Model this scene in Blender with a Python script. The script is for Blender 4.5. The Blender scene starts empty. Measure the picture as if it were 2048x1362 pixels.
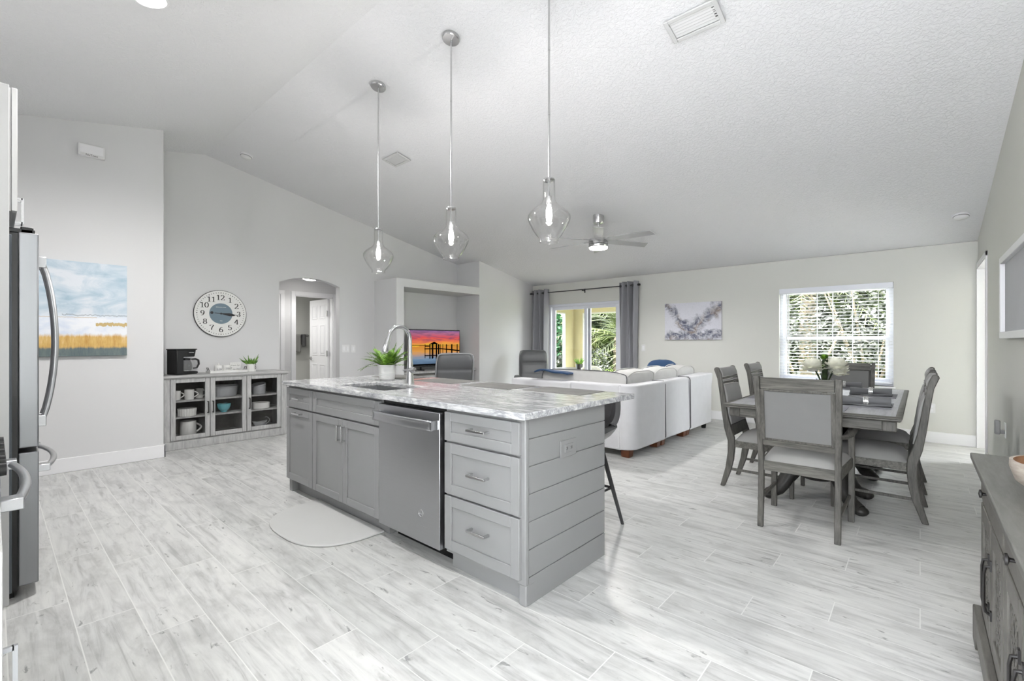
import bpy, math, random
from mathutils import Vector, Matrix
C = bpy.context.scene.collection
SC = bpy.context.scene
PI = math.pi
def R(d): return math.radians(d)

# ------------------------------------------------------------------ camera
cam_d = bpy.data.cameras.new('camera'); cam = bpy.data.objects.new('camera', cam_d); C.objects.link(cam)
cam.location = (0, 0, 1.24)
cam.rotation_euler = (R(90), 0, R(41.55))
cam_d.sensor_fit = 'HORIZONTAL'; cam_d.sensor_width = 36.0
cam_d.lens = 921.0/2048*36.0
cam_d.shift_y = 2.0/2048
cam_d.clip_start = 0.02; cam_d.clip_end = 200
SC.camera = cam

# ------------------------------------------------------------------ world, sun, exposure
WORLD_STRENGTH = 24.0
SUN_STRENGTH = 45.0
w = bpy.data.worlds.new('sky'); SC.world = w; w.use_nodes = True
bg = w.node_tree.nodes['Background']
bg.inputs[0].default_value = (0.93, 0.96, 1.0, 1); bg.inputs[1].default_value = WORLD_STRENGTH
sd = bpy.data.lights.new('sun', 'SUN'); sun = bpy.data.objects.new('sun', sd); C.objects.link(sun)
sd.energy = SUN_STRENGTH; sd.angle = R(1.0); sd.color = (1, 0.95, 0.85)
sun.rotation_euler = (R(9), 0, R(-12)); sun.location = (0, -6, 12)
SC.view_settings.view_transform = 'Standard'; SC.view_settings.look = 'None'
SC.view_settings.gamma = 1.0; SC.view_settings.use_curve_mapping = False
SC.view_settings.exposure = 0.13
cy = SC.cycles
cy.use_denoising = True; cy.max_bounces = 10; cy.diffuse_bounces = 6; cy.glossy_bounces = 4
cy.transmission_bounces = 8; cy.transparent_max_bounces = 16; cy.sample_clamp_indirect = 6.0
cy.caustics_reflective = False; cy.caustics_refractive = False
LAMP = dict(can=235, hall=18, bath=48, fan=230, bulb=19)

# ------------------------------------------------------------------ materials
def lin(c):
    def f(v):
        v = v/255.0
        return v/12.92 if v <= 0.04045 else ((v+0.055)/1.055)**2.4
    return (f(c[0]), f(c[1]), f(c[2]), 1.0)
class NT:
    def __init__(s, name):
        s.m = bpy.data.materials.new(name); s.m.use_nodes = True
        s.t = s.m.node_tree; s.n = s.t.nodes; s.l = s.t.links
        s.b = s.n['Principled BSDF']; s.o = s.n['Material Output']
    def node(s, typ, ins=None, **kw):
        n = s.n.new(typ)
        for k, v in kw.items(): setattr(n, k, v)
        for k, v in (ins or {}).items(): s.set(n.inputs[k], v)
        return n
    def set(s, sock, v):
        if hasattr(v, 'is_output'): s.l.new(v, sock)
        else: sock.default_value = v
    def p(s, **kw):
        for k, v in kw.items(): s.set(s.b.inputs[k.replace('_', ' ')], v)
    def math(s, op, a, b=0.0, c=None):
        n = s.n.new('ShaderNodeMath'); n.operation = op
        s.set(n.inputs[0], a); s.set(n.inputs[1], b)
        if c is not None: s.set(n.inputs[2], c)
        return n.outputs[0]
    def mix(s, fac, a, b):
        n = s.n.new('ShaderNodeMix'); n.data_type = 'RGBA'
        s.set(n.inputs[0], fac); s.set(n.inputs[6], a); s.set(n.inputs[7], b)
        return n.outputs[2]
    def ramp(s, fac, stops, interp='LINEAR'):
        n = s.n.new('ShaderNodeValToRGB'); n.color_ramp.interpolation = interp
        e = n.color_ramp.elements
        while len(e) < len(stops): e.new(0.5)
        for el, (pos, col) in zip(e, stops): el.position = pos; el.color = col
        s.set(n.inputs[0], fac); return n.outputs[0]
    def coord(s, scale=(1, 1, 1), kind='Object', loc=(0, 0, 0), rot=(0, 0, 0)):
        if kind == 'Position': src = s.node('ShaderNodeNewGeometry').outputs['Position']
        else: src = s.node('ShaderNodeTexCoord').outputs[kind]
        mp = s.node('ShaderNodeMapping'); s.set(mp.inputs[0], src)
        mp.inputs['Scale'].default_value = scale; mp.inputs['Location'].default_value = loc; mp.inputs['Rotation'].default_value = rot
        return mp.outputs[0]
    def noise(s, vec, scale=5.0, detail=3.0, rough=0.55, dist=0.0, out=0):
        n = s.node('ShaderNodeTexNoise', {'Vector': vec, 'Scale': scale, 'Detail': detail, 'Roughness': rough, 'Distortion': dist})
        return n.outputs[out]
    def bump(s, h, strength=0.2, dist=0.01):
        n = s.node('ShaderNodeBump', {'Height': h, 'Strength': strength, 'Distance': dist})
        s.set(s.b.inputs['Normal'], n.outputs[0]); return n
def g(v): return (v, v, v, 1)
def plain(name, col, rough=0.5, metal=0.0, var=0.03, vscale=6.0, bump=None, spec=0.5, kind='Object'):
    k = NT(name); c = lin(col)
    vec = k.coord(kind=kind)
    n = k.noise(vec, vscale, 3)
    lo = tuple(max(0, x*(1-var)) for x in c[:3])+(1,); hi = tuple(min(1, x*(1+var)) for x in c[:3])+(1,)
    k.p(Base_Color=k.mix(n, lo, hi), Roughness=rough, Metallic=metal, Specular_IOR_Level=spec)
    if bump: k.bump(k.noise(vec, bump[0], 4), bump[1], bump[2])
    return k.m
def fabric(name, col, scale=260, strength=0.25, var=0.06, sheen=0.1, spec=0.2):
    k = NT(name); c = lin(col); vec = k.coord()
    n = k.noise(vec, 9, 4)
    lo = tuple(x*(1-var) for x in c[:3])+(1,); hi = tuple(min(1, x*(1+var)) for x in c[:3])+(1,)
    k.p(Base_Color=k.mix(n, lo, hi), Roughness=0.9, Specular_IOR_Level=spec, Sheen_Weight=sheen)
    k.bump(k.noise(vec, scale, 2), strength, 0.003); return k.m
def wood(name, dark, light, stretch=(2, 26, 26), rough=0.5, contrast=1.0, bump=0.08):
    k = NT(name); vec = k.coord(stretch)
    a = k.noise(vec, 1.6, 6, 0.62, 0.6); b = k.noise(k.coord((stretch[0]*3, stretch[1]*3, stretch[2]*3)), 2.0, 4, 0.6)
    f = k.math('ADD', k.math('MULTIPLY', a, 0.7), k.math('MULTIPLY', b, 0.3))
    col = k.ramp(f, [(0.5-0.22/contrast, lin(dark)), (0.5+0.2/contrast, lin(light))])
    k.p(Base_Color=col, Roughness=rough, Specular_IOR_Level=0.35); k.bump(f, bump, 0.003); return k.m
def brushed(name, col, rough=0.28, stretch=(300, 300, 3)):
    k = NT(name); n = k.noise(k.coord(stretch), 1.0, 2); c = lin(col)
    k.p(Base_Color=k.mix(n, tuple(x*0.93 for x in c[:3])+(1,), c), Metallic=1.0, Roughness=k.math('ADD', k.math('MULTIPLY', n, 0.1), rough-0.05))
    return k.m
def glass(name, tint=(1, 1, 1, 1), gloss=1.0, ior=1.45, rough=0.0):
    k = NT(name); tr = k.node('ShaderNodeBsdfTransparent', {'Color': tint}); gl = k.node('ShaderNodeBsdfGlossy', {'Roughness': rough})
    lw = k.node('ShaderNodeLayerWeight', {'Blend': 0.5}); mx = k.node('ShaderNodeMixShader')
    k.set(mx.inputs[0], k.math('MULTIPLY', k.math('ADD', 0.04, k.math('MULTIPLY', k.math('POWER', lw.outputs['Facing'], 4.0), 0.75)), gloss)); k.set(mx.inputs[1], tr.outputs[0]); k.set(mx.inputs[2], gl.outputs[0])
    k.set(k.o.inputs[0], mx.outputs[0]); return k.m
def emit(name, col, strength, clear=False):
    k = NT(name); e = k.node('ShaderNodeEmission', {'Color': lin(col), 'Strength': strength}); out = e.outputs[0]
    if clear: out = k.node('ShaderNodeAddShader', {0: out, 1: k.node('ShaderNodeBsdfTransparent').outputs[0]}).outputs[0]
    k.set(k.o.inputs[0], out); return k.m

M = {}
def ceiling_mat():
    k = NT('ceiling_knockdown'); vec = k.coord(kind='Position')
    n = k.noise(vec, 42, 4, 0.6, 0.6); r = k.ramp(n, [(0.42, g(0)), (0.58, g(1))])
    k.p(Base_Color=lin((232, 232, 234)), Roughness=0.9, Specular_IOR_Level=0.1); k.bump(r, 0.45, 0.005); return k.m
def wall_mat(name, col):
    k = NT(name); vec = k.coord(kind='Position')
    n = k.noise(vec, 1.3, 2); c = lin(col)
    k.p(Base_Color=k.mix(n, tuple(x*0.985 for x in c[:3])+(1,), c), Roughness=0.75, Specular_IOR_Level=0.25)
    k.bump(k.noise(vec, 120, 3), 0.08, 0.002); return k.m
def floor_mat():
    k = NT('floor_plank_tile'); pos = k.node('ShaderNodeNewGeometry').outputs['Position']
    s = k.node('ShaderNodeSeparateXYZ'); k.set(s.inputs[0], pos); x, y = s.outputs[0], s.outputs[1]
    W, L = 0.2015, 0.912
    v = k.math('DIVIDE', k.math('SUBTRACT', y, 0.24), W); row = k.math('FLOOR', v); fv = k.math('SUBTRACT', v, row)
    u = k.math('DIVIDE', k.math('SUBTRACT', x, k.math('MULTIPLY', row, 0.304)), L); cu = k.math('FLOOR', u); fu = k.math('SUBTRACT', u, cu)
    dv = k.math('MULTIPLY', k.math('MINIMUM', fv, k.math('SUBTRACT', 1.0, fv)), W)
    du = k.math('MULTIPLY', k.math('MINIMUM', fu, k.math('SUBTRACT', 1.0, fu)), L)
    d = k.math('MINIMUM', du, dv)
    grout = k.math('LESS_THAN', d, 0.0021)
    idv = k.node('ShaderNodeCombineXYZ', {0: cu, 1: row, 2: 0.0}).outputs[0]
    wn = k.node('ShaderNodeTexWhiteNoise', {'Vector': idv}, noise_dimensions='3D'); rnd = wn.outputs[0]
    off = k.math('MULTIPLY', rnd, 37.0)
    gx = k.node('ShaderNodeCombineXYZ', {0: k.math('ADD', k.math('MULTIPLY', x, 1.6), off), 1: k.math('MULTIPLY', y, 16.0), 2: off}).outputs[0]
    grain = k.noise(gx, 1.5, 6, 0.65, 0.8)
    px = k.node('ShaderNodeCombineXYZ', {0: k.math('ADD', k.math('MULTIPLY', x, 3.2), off), 1: k.math('MULTIPLY', y, 7.0), 2: off}).outputs[0]
    patch = k.noise(px, 1.3, 5, 0.6, 0.4)
    kx = k.node('ShaderNodeCombineXYZ', {0: k.math('ADD', k.math('MULTIPLY', x, 9.0), off), 1: k.math('MULTIPLY', y, 26.0), 2: off}).outputs[0]
    knot = k.noise(kx, 1.0, 5, 0.62, 0.5)
    c0 = k.ramp(grain, [(0.30, lin((162, 162, 161))), (0.46, lin((199, 199, 198))), (0.62, lin((212, 212, 210)))])
    c1 = k.mix(k.ramp(patch, [(0.48, g(0)), (0.74, g(0.6))]), c0, lin((152, 152, 151)))
    c2 = k.mix(k.ramp(knot, [(0.63, g(0)), (0.70, g(0.75))]), c1, lin((108, 108, 108)))
    br = k.math('ADD', k.math('MULTIPLY', rnd, 0.12), 0.92)
    hsv = k.node('ShaderNodeHueSaturation', {'Color': c2, 'Value': br}).outputs[0]
    k.p(Base_Color=k.mix(grout, hsv, lin((222, 222, 220))), Roughness=k.math('ADD', k.math('MULTIPLY', grain, 0.15), k.math('ADD', 0.27, k.math('MULTIPLY', grout, 0.3))), Specular_IOR_Level=0.5)
    h = k.math('ADD', k.math('MULTIPLY', k.math('MINIMUM', d, 0.006), 90.0), k.math('MULTIPLY', grain, 0.35))
    k.bump(h, 0.25, 0.002); return k.m
def stone_mat():
    k = NT('veined_quartzite'); vec = k.coord((1.0, 3.4, 3.4), kind='Position', rot=(0, 0, 0.12))
    a = k.noise(vec, 2.4, 8, 0.66, 1.6); b = k.noise(k.coord((2.0, 9.0, 9.0), kind='Position', rot=(0, 0, 0.2)), 2.6, 6, 0.7, 1.0)
    v = k.math('ABSOLUTE', k.math('SUBTRACT', a, 0.5)); vein = k.ramp(v, [(0.0, g(1)), (0.07, g(0))])
    col = k.ramp(b, [(0.34, lin((132, 133, 137))), (0.48, lin((182, 183, 185))), (0.64, lin((216, 216, 215)))])
    col = k.mix(k.math('MULTIPLY', vein, 0.6), col, lin((112, 113, 118)))
    k.p(Base_Color=col, Roughness=0.13, Specular_IOR_Level=0.5); return k.m
def painting_mat():
    k = NT('coastal_painting'); tc = k.node('ShaderNodeTexCoord').outputs['Generated']
    s = k.node('ShaderNodeSeparateXYZ'); k.set(s.inputs[0], tc); y, z = s.outputs[1], s.outputs[2]
    mp = k.node('ShaderNodeMapping'); k.set(mp.inputs[0], tc); mp.inputs['Scale'].default_value = (1, 2.2, 5)
    cl = k.noise(mp.outputs[0], 1.6, 6, 0.6, 0.8)
    sky = k.ramp(cl, [(0.3, lin((158, 182, 198))), (0.48, lin((190, 204, 215))), (0.64, lin((216, 221, 228)))])
    mp2 = k.node('ShaderNodeMapping'); k.set(mp2.inputs[0], tc); mp2.inputs['Scale'].default_value = (1, 17, 3)
    br = k.noise(mp2.outputs[0], 1.5, 5, 0.7)
    wat = k.ramp(cl, [(0.35, lin((214, 222, 236))), (0.55, lin((236, 238, 243)))])
    zz = k.math('ADD', z, k.math('MULTIPLY', k.math('SUBTRACT', br, 0.5), 0.08))
    gold = k.ramp(br, [(0.3, lin((176, 132, 66))), (0.55, lin((206, 172, 108))), (0.75, lin((224, 200, 160)))])
    dark = k.ramp(br, [(0.3, lin((84, 98, 104))), (0.7, lin((118, 128, 124)))])
    def step(a, b): return k.ramp(zz, [(a, g(0)), (b, g(1))])
    c = k.mix(step(0.075, 0.10), dark, gold)
    c = k.mix(step(0.205, 0.24), c, wat)
    zc = k.math('ADD', z, k.math('MULTIPLY', k.math('SUBTRACT', cl, 0.5), 0.05))
    c = k.mix(k.ramp(zc, [(0.40, g(0)), (0.47, g(1))]), c, sky)
    # far shore strokes and the gold islet
    def band(z0, hw, y0, y1, amp):
        a = k.math('LESS_THAN', k.math('ABSOLUTE', k.math('SUBTRACT', k.math('ADD', z, k.math('MULTIPLY', k.math('SUBTRACT', br, 0.5), amp)), z0)), hw)
        return k.math('MULTIPLY', a, k.math('MULTIPLY', k.math('GREATER_THAN', y, y0), k.math('LESS_THAN', y, y1)))
    c = k.mix(k.math('MULTIPLY', band(0.435, 0.007, 0.48, 1.0, 0.06), 0.55), c, lin((128, 138, 148)))
    c = k.mix(k.math('MULTIPLY', band(0.41, 0.004, 0.2, 0.75, 0.02), 0.7), c, lin((196, 180, 160)))
    c = k.mix(k.math('MULTIPLY', band(0.337, 0.017, 0.74, 1.0, 0.09), 0.9), c, lin((186, 158, 92)))
    k.p(Base_Color=c, Roughness=0.8, Specular_IOR_Level=0.2); return k.m
def abstract_mat():
    k = NT('abstract_ink_painting'); tc = k.node('ShaderNodeTexCoord').outputs['Generated']
    s = k.node('ShaderNodeSeparateXYZ'); k.set(s.inputs[0], tc); x, z = s.outputs[0], s.outputs[2]
    w0 = k.node('ShaderNodeMapping'); k.set(w0.inputs[0], tc); w0.inputs['Scale'].default_value = (1.5, 1, 1); w0.inputs['Location'].default_value = (3.1, 0, 1.7)
    n1 = k.noise(w0.outputs[0], 2.2, 6, 0.6, 1.9); n2 = k.noise(w0.outputs[0], 4.5, 6, 0.62, 2.6)
    # where the ink pools: a V of two arms meeting low in the middle
    t = k.math('SUBTRACT', n1, 0.5)
    arm1 = k.math('ABSOLUTE', k.math('ADD', k.math('SUBTRACT', z, k.math('ADD', 0.22, k.math('MULTIPLY', k.math('SUBTRACT', x, 0.45), 1.25))), k.math('MULTIPLY', t, 0.6)))
    arm2 = k.math('ABSOLUTE', k.math('ADD', k.math('SUBTRACT', z, k.math('SUBTRACT', 0.22, k.math('MULTIPLY', k.math('SUBTRACT', x, 0.45), 1.9))), k.math('MULTIPLY', t, 0.9)))
    arm3 = k.math('ABSOLUTE', k.math('ADD', k.math('SUBTRACT', z, 0.12), k.math('MULTIPLY', t, 0.9)))
    arm = k.math('MINIMUM', k.math('MINIMUM', arm1, arm2), k.math('MULTIPLY', arm3, 1.8))
    wash = k.ramp(arm, [(0.03, g(1)), (0.26, g(0))]); wash = k.math('MULTIPLY', wash, k.ramp(n2, [(0.3, g(0.3)), (0.55, g(1))]))
    line = k.ramp(k.math('ABSOLUTE', k.math('SUBTRACT', n2, 0.5)), [(0.0, g(1)), (0.022, g(0))])
    line = k.math('MULTIPLY', line, k.ramp(arm, [(0.05, g(0.9)), (0.3, g(0.12))]))
    inkc = k.ramp(n1, [(0.38, lin((40, 46, 74))), (0.5, lin((96, 100, 120))), (0.6, lin((136, 122, 114)))])
    c = k.mix(k.math('MULTIPLY', wash, 0.95), lin((214, 214, 222)), inkc); c = k.mix(line, c, lin((46, 48, 60)))
    k.p(Base_Color=c, Roughness=0.7, Specular_IOR_Level=0.2); return k.m
def tv_mat():
    k = NT('tv_sunset_screen'); tc = k.node('ShaderNodeTexCoord').outputs['Generated']
    s = k.node('ShaderNodeSeparateXYZ'); k.set(s.inputs[0], tc); y, z = s.outputs[1], s.outputs[2]
    mp = k.node('ShaderNodeMapping'); k.set(mp.inputs[0], tc); mp.inputs['Scale'].default_value = (1, 1.7, 7); mp.inputs['Rotation'].default_value = (0.22, 0, 0)
    n = k.noise(mp.outputs[0], 2.0, 6, 0.62, 0.7)
    zz = k.math('ADD', z, k.math('MULTIPLY', k.math('SUBTRACT', n, 0.5), 0.22))
    base = k.ramp(zz, [(0.0, lin((88, 112, 140))), (0.2, lin((130, 158, 186))), (0.38, lin((238, 168, 84))), (0.545, lin((226, 150, 60))), (0.56, lin((255, 206, 70))),
                       (0.66, lin((255, 140, 84))), (0.78, lin((236, 92, 96))), (0.9, lin((196, 118, 150))), (1.0, lin((150, 120, 176)))])
    cloud = k.math('MULTIPLY', k.ramp(n, [(0.45, g(0)), (0.62, g(0.75))]), k.ramp(z, [(0.6, g(0)), (0.75, g(1))]))
    c = k.mix(cloud, base, lin((138, 88, 112)))
    e = k.node('ShaderNodeEmission', {'Color': c, 'Strength': 0.75}); k.set(k.o.inputs[0], e.outputs[0]); return k.m
def leafmat(name, a, b, scale=3.0, trans=0.25):
    k = NT(name); n = k.noise(k.coord(), scale, 3)
    k.p(Base_Color=k.ramp(n, [(0.35, lin(a)), (0.65, lin(b))]), Roughness=0.55, Specular_IOR_Level=0.3); return k.m

M['ceil'] = ceiling_mat(); M['floor'] = floor_mat(); M['stone'] = stone_mat()
M['wall'] = wall_mat('grey_wall_paint', (214, 214, 215)); M['wallR'] = wall_mat('warm_grey_wall_paint', (211, 211, 206))
M['white'] = plain('white_trim_paint', (236, 236, 238), 0.4, var=0.01); M['vinyl'] = plain('white_vinyl', (228, 230, 238), 0.35, var=0.01)
M['cabwhite'] = plain('white_cabinet_paint', (232, 232, 232), 0.4, var=0.01)
M['cab'] = plain('grey_cabinet_paint', (130, 130, 131), 0.42, var=0.02)
M['gap'] = plain('dark_gap', (22, 22, 23), 0.8); M['black'] = plain('black_plastic', (18, 18, 19), 0.25, spec=0.4)
M['iron'] = plain('black_iron', (26, 24, 24), 0.4); M['blackmetal'] = plain('black_leg_metal', (44, 44, 46), 0.4)
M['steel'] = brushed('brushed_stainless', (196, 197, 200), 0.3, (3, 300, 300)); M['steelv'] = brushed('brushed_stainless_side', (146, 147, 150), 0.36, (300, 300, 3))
M['sinksteel'] = brushed('sink_stainless', (170, 171, 173), 0.35, (200, 3, 200))
M['nickel'] = brushed('satin_nickel', (205, 205, 206), 0.25, (90, 90, 90)); M['chrome'] = brushed('polished_chrome', (226, 227, 229), 0.12, (40, 40, 40))
M['fridgebody'] = plain('fridge_grey_body', (84, 90, 97), 0.45)
M['wash'] = wood('grey_washed_wood', (140, 140, 140), (188, 188, 187), (26, 26, 3), 0.55); M['washtop'] = wood('grey_washed_top', (142, 142, 142), (186, 186, 185), (30, 2.5, 30), 0.5)
M['dine'] = wood('weathered_grey_wood', (30, 29, 27), (98, 96, 91), (26, 26, 3), 0.5, 1.0); M['dineh'] = wood('weathered_grey_rail', (30, 29, 27), (108, 106, 100), (2.2, 24, 30), 0.5, 1.1)
M['tabletop'] = wood('weathered_table_top', (128, 128, 132), (176, 176, 182), (22, 2.0, 20), 0.38, 1.0)
M['dinedark'] = wood('dark_pedestal_wood', (18, 17, 16), (50, 48, 46), (20, 20, 4), 0.5)
M['seatfab'] = fabric('grey_seat_linen', (138, 137, 136), 320, 0.2); M['seatfabshade'] = fabric('grey_seat_linen_shaded', (110, 110, 109), 320, 0.2)  # armchair back linen is the seat linen with shade darkened into its colour
M['sofa'] = fabric('light_grey_chenille', (206, 206, 209), 300, 0.35); M['sofacush'] = fabric('grey_sofa_cushion', (190, 189, 187), 240, 0.35, 0.1)
M['piping'] = fabric('charcoal_piping', (92, 92, 94)); M['navy'] = fabric('navy_plush', (44, 66, 96), 150, 0.5, 0.15)
M['curtain'] = fabric('grey_curtain', (140, 140, 145), 220, 0.2, 0.04)
M['leather'] = plain('charcoal_leather', (84, 85, 87), 0.42, var=0.1, vscale=14, bump=(90, 0.15, 0.004)); M['leatherlt'] = plain('grey_leather_piping', (138, 139, 142), 0.45, var=0.06)
M['stoolgrey'] = plain('grey_stool_leather', (62, 62, 64), 0.25, var=0.1, spec=0.7); M['stoolrim'] = plain('light_stool_edge', (156, 157, 160), 0.35)
M['brownwood'] = wood('brown_sofa_foot', (70, 38, 22), (104, 60, 36), (3, 3, 20), 0.45)
M['mat'] = fabric('woven_grey_placemat', (112, 111, 109), 420, 0.7, 0.25, 0, 0.03); M['mat2'] = fabric('dark_dining_placemat', (138, 138, 143), 420, 0.5, 0.2, 0, 0.03)
M['floormat'] = plain('light_grey_vinyl_mat', (196, 196, 195), 0.6, var=0.02, bump=(160, 0.15, 0.003))
M['ceramic'] = plain('white_ceramic', (226, 226, 224), 0.25, var=0.015); M['teal'] = plain('teal_ceramic', (98, 166, 176), 0.2, var=0.08)
M['greyceramic'] = plain('grey_speckled_ceramic', (168, 170, 173), 0.3, var=0.1, vscale=40)
M['sandy'] = plain('whitewashed_pot', (214, 214, 214), 0.7, var=0.07, vscale=9, bump=(30, 0.2, 0.004))
M['soil'] = plain('soil', (46, 40, 34), 0.9, var=0.3, vscale=30)
M['fern'] = leafmat('fern_leaf', (44, 78, 16), (122, 164, 54), 30); M['succ'] = leafmat('succulent_leaf', (52, 92, 34), (110, 150, 62), 20)
M['petal'] = plain('ivory_petal', (240, 240, 226), 0.7, var=0.04, vscale=20); M['stem'] = leafmat('dark_stem', (18, 28, 14), (44, 62, 30), 20)
M['palm'] = leafmat('palm_frond', (36, 46, 20), (92, 102, 58), 1.2); M['palmdk'] = leafmat('palmetto_leaf', (20, 52, 32), (54, 96, 60), 1.0)
M['bush'] = leafmat('bush_leaf', (16, 24, 15), (58, 68, 42), 1.6); M['bushgr'] = leafmat('grey_green_scrub', (30, 32, 29), (86, 89, 82), 1.8); M['bushyl'] = leafmat('lime_leaf', (50, 60, 16), (110, 118, 46), 1.6)
M['bark'] = plain('palm_bark', (112, 100, 84), 0.9, var=0.3, vscale=8, bump=(20, 0.6, 0.03)); M['grass'] = leafmat('lawn_grass', (64, 86, 34), (104, 124, 62), 2.0)
M['cream'] = plain('cream_stucco', (142, 135, 102), 0.85, var=0.02, bump=(80, 0.2, 0.004)); M['concrete'] = plain('patio_concrete', (190, 186, 176), 0.8)
M['painting'] = painting_mat(); M['abstract'] = abstract_mat(); M['tv'] = tv_mat(); M['canvas'] = plain('canvas_edge', (214, 216, 220), 0.8)
M['pane'] = glass('tinted_window_glass', (0.80, 0.81, 0.81, 1), 0.7); M['cabglass'] = glass('cabinet_glass', (0.93, 0.93, 0.93, 1), 0.7)
M['shade'] = glass('clear_lamp_glass', (0.985, 0.985, 0.985, 1), 1.6, 1.5, 0.04); M['carafe'] = glass('carafe_glass', (0.75, 0.75, 0.75, 1), 1.4, 1.6, 0.02)
M['led'] = emit('lamp_glow', (255, 250, 242), 14.0); M['bulb'] = emit('bulb_glow', (255, 250, 242), 16.0, True); M['diff'] = emit('fan_light_glow', (255, 252, 246), 7.0)
M['clockface'] = plain('clock_white_face', (228, 228, 226), 0.7, var=0.03, vscale=30); M['slate'] = plain('clock_slate_disc', (104, 122, 134), 0.6, var=0.04)
M['ink'] = plain('black_ink', (30, 30, 32), 0.6); M['inkgrey'] = plain('grey_ink', (150, 150, 152), 0.6); M['silhouette'] = emit('pier_silhouette', (10, 8, 8), 0.3)
M['bowlwood'] = wood('bleached_bowl_wood', (128, 118, 108), (170, 162, 153), (8, 8, 40), 0.6); M['bowlin'] = wood('brown_bowl_inside', (110, 78, 56), (150, 114, 86), (6, 20, 20), 0.5)
M['side'] = wood('aged_grey_sideboard', (74, 72, 69), (112, 110, 105), (26, 4, 7), 0.45, 0.9); M['sidetop'] = wood('aged_grey_sideboard_top', (78, 77, 74), (112, 111, 108), (26, 3, 26), 0.4, 0.9)
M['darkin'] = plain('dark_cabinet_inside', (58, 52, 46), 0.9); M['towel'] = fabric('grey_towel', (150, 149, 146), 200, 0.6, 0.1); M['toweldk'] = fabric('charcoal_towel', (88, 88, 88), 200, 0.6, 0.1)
M['artgrey'] = plain('faint_seascape_print', (176, 176, 182), 0.6, var=0.06, vscale=3); M['almond'] = plain('white_plate_plastic', (226, 226, 226), 0.35, var=0.01)
M['outletgrey'] = plain('grey_outlet_plate', (128, 128, 129), 0.4, var=0.01); M['napkin'] = fabric('charcoal_napkin', (98, 99, 101), 260, 0.4, 0.08); M['ring'] = plain('rhinestone_ring', (206, 206, 204), 0.25, 0.6, var=0.35, vscale=140)
M['wicker'] = plain('cream_wicker', (196, 196, 186), 0.7, var=0.1, vscale=60); M['blade'] = plain('silver_fan_blade', (168, 168, 170), 0.45, var=0.04)
M['register'] = plain('ceiling_register_white', (206, 206, 206), 0.5, var=0.01)
M['porchtrim'] = plain('porch_trim_paint', (150, 150, 146), 0.6, var=0.01)
M['slat'] = plain('white_blind_slat', (238, 240, 242), 0.5, var=0.01)

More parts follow.
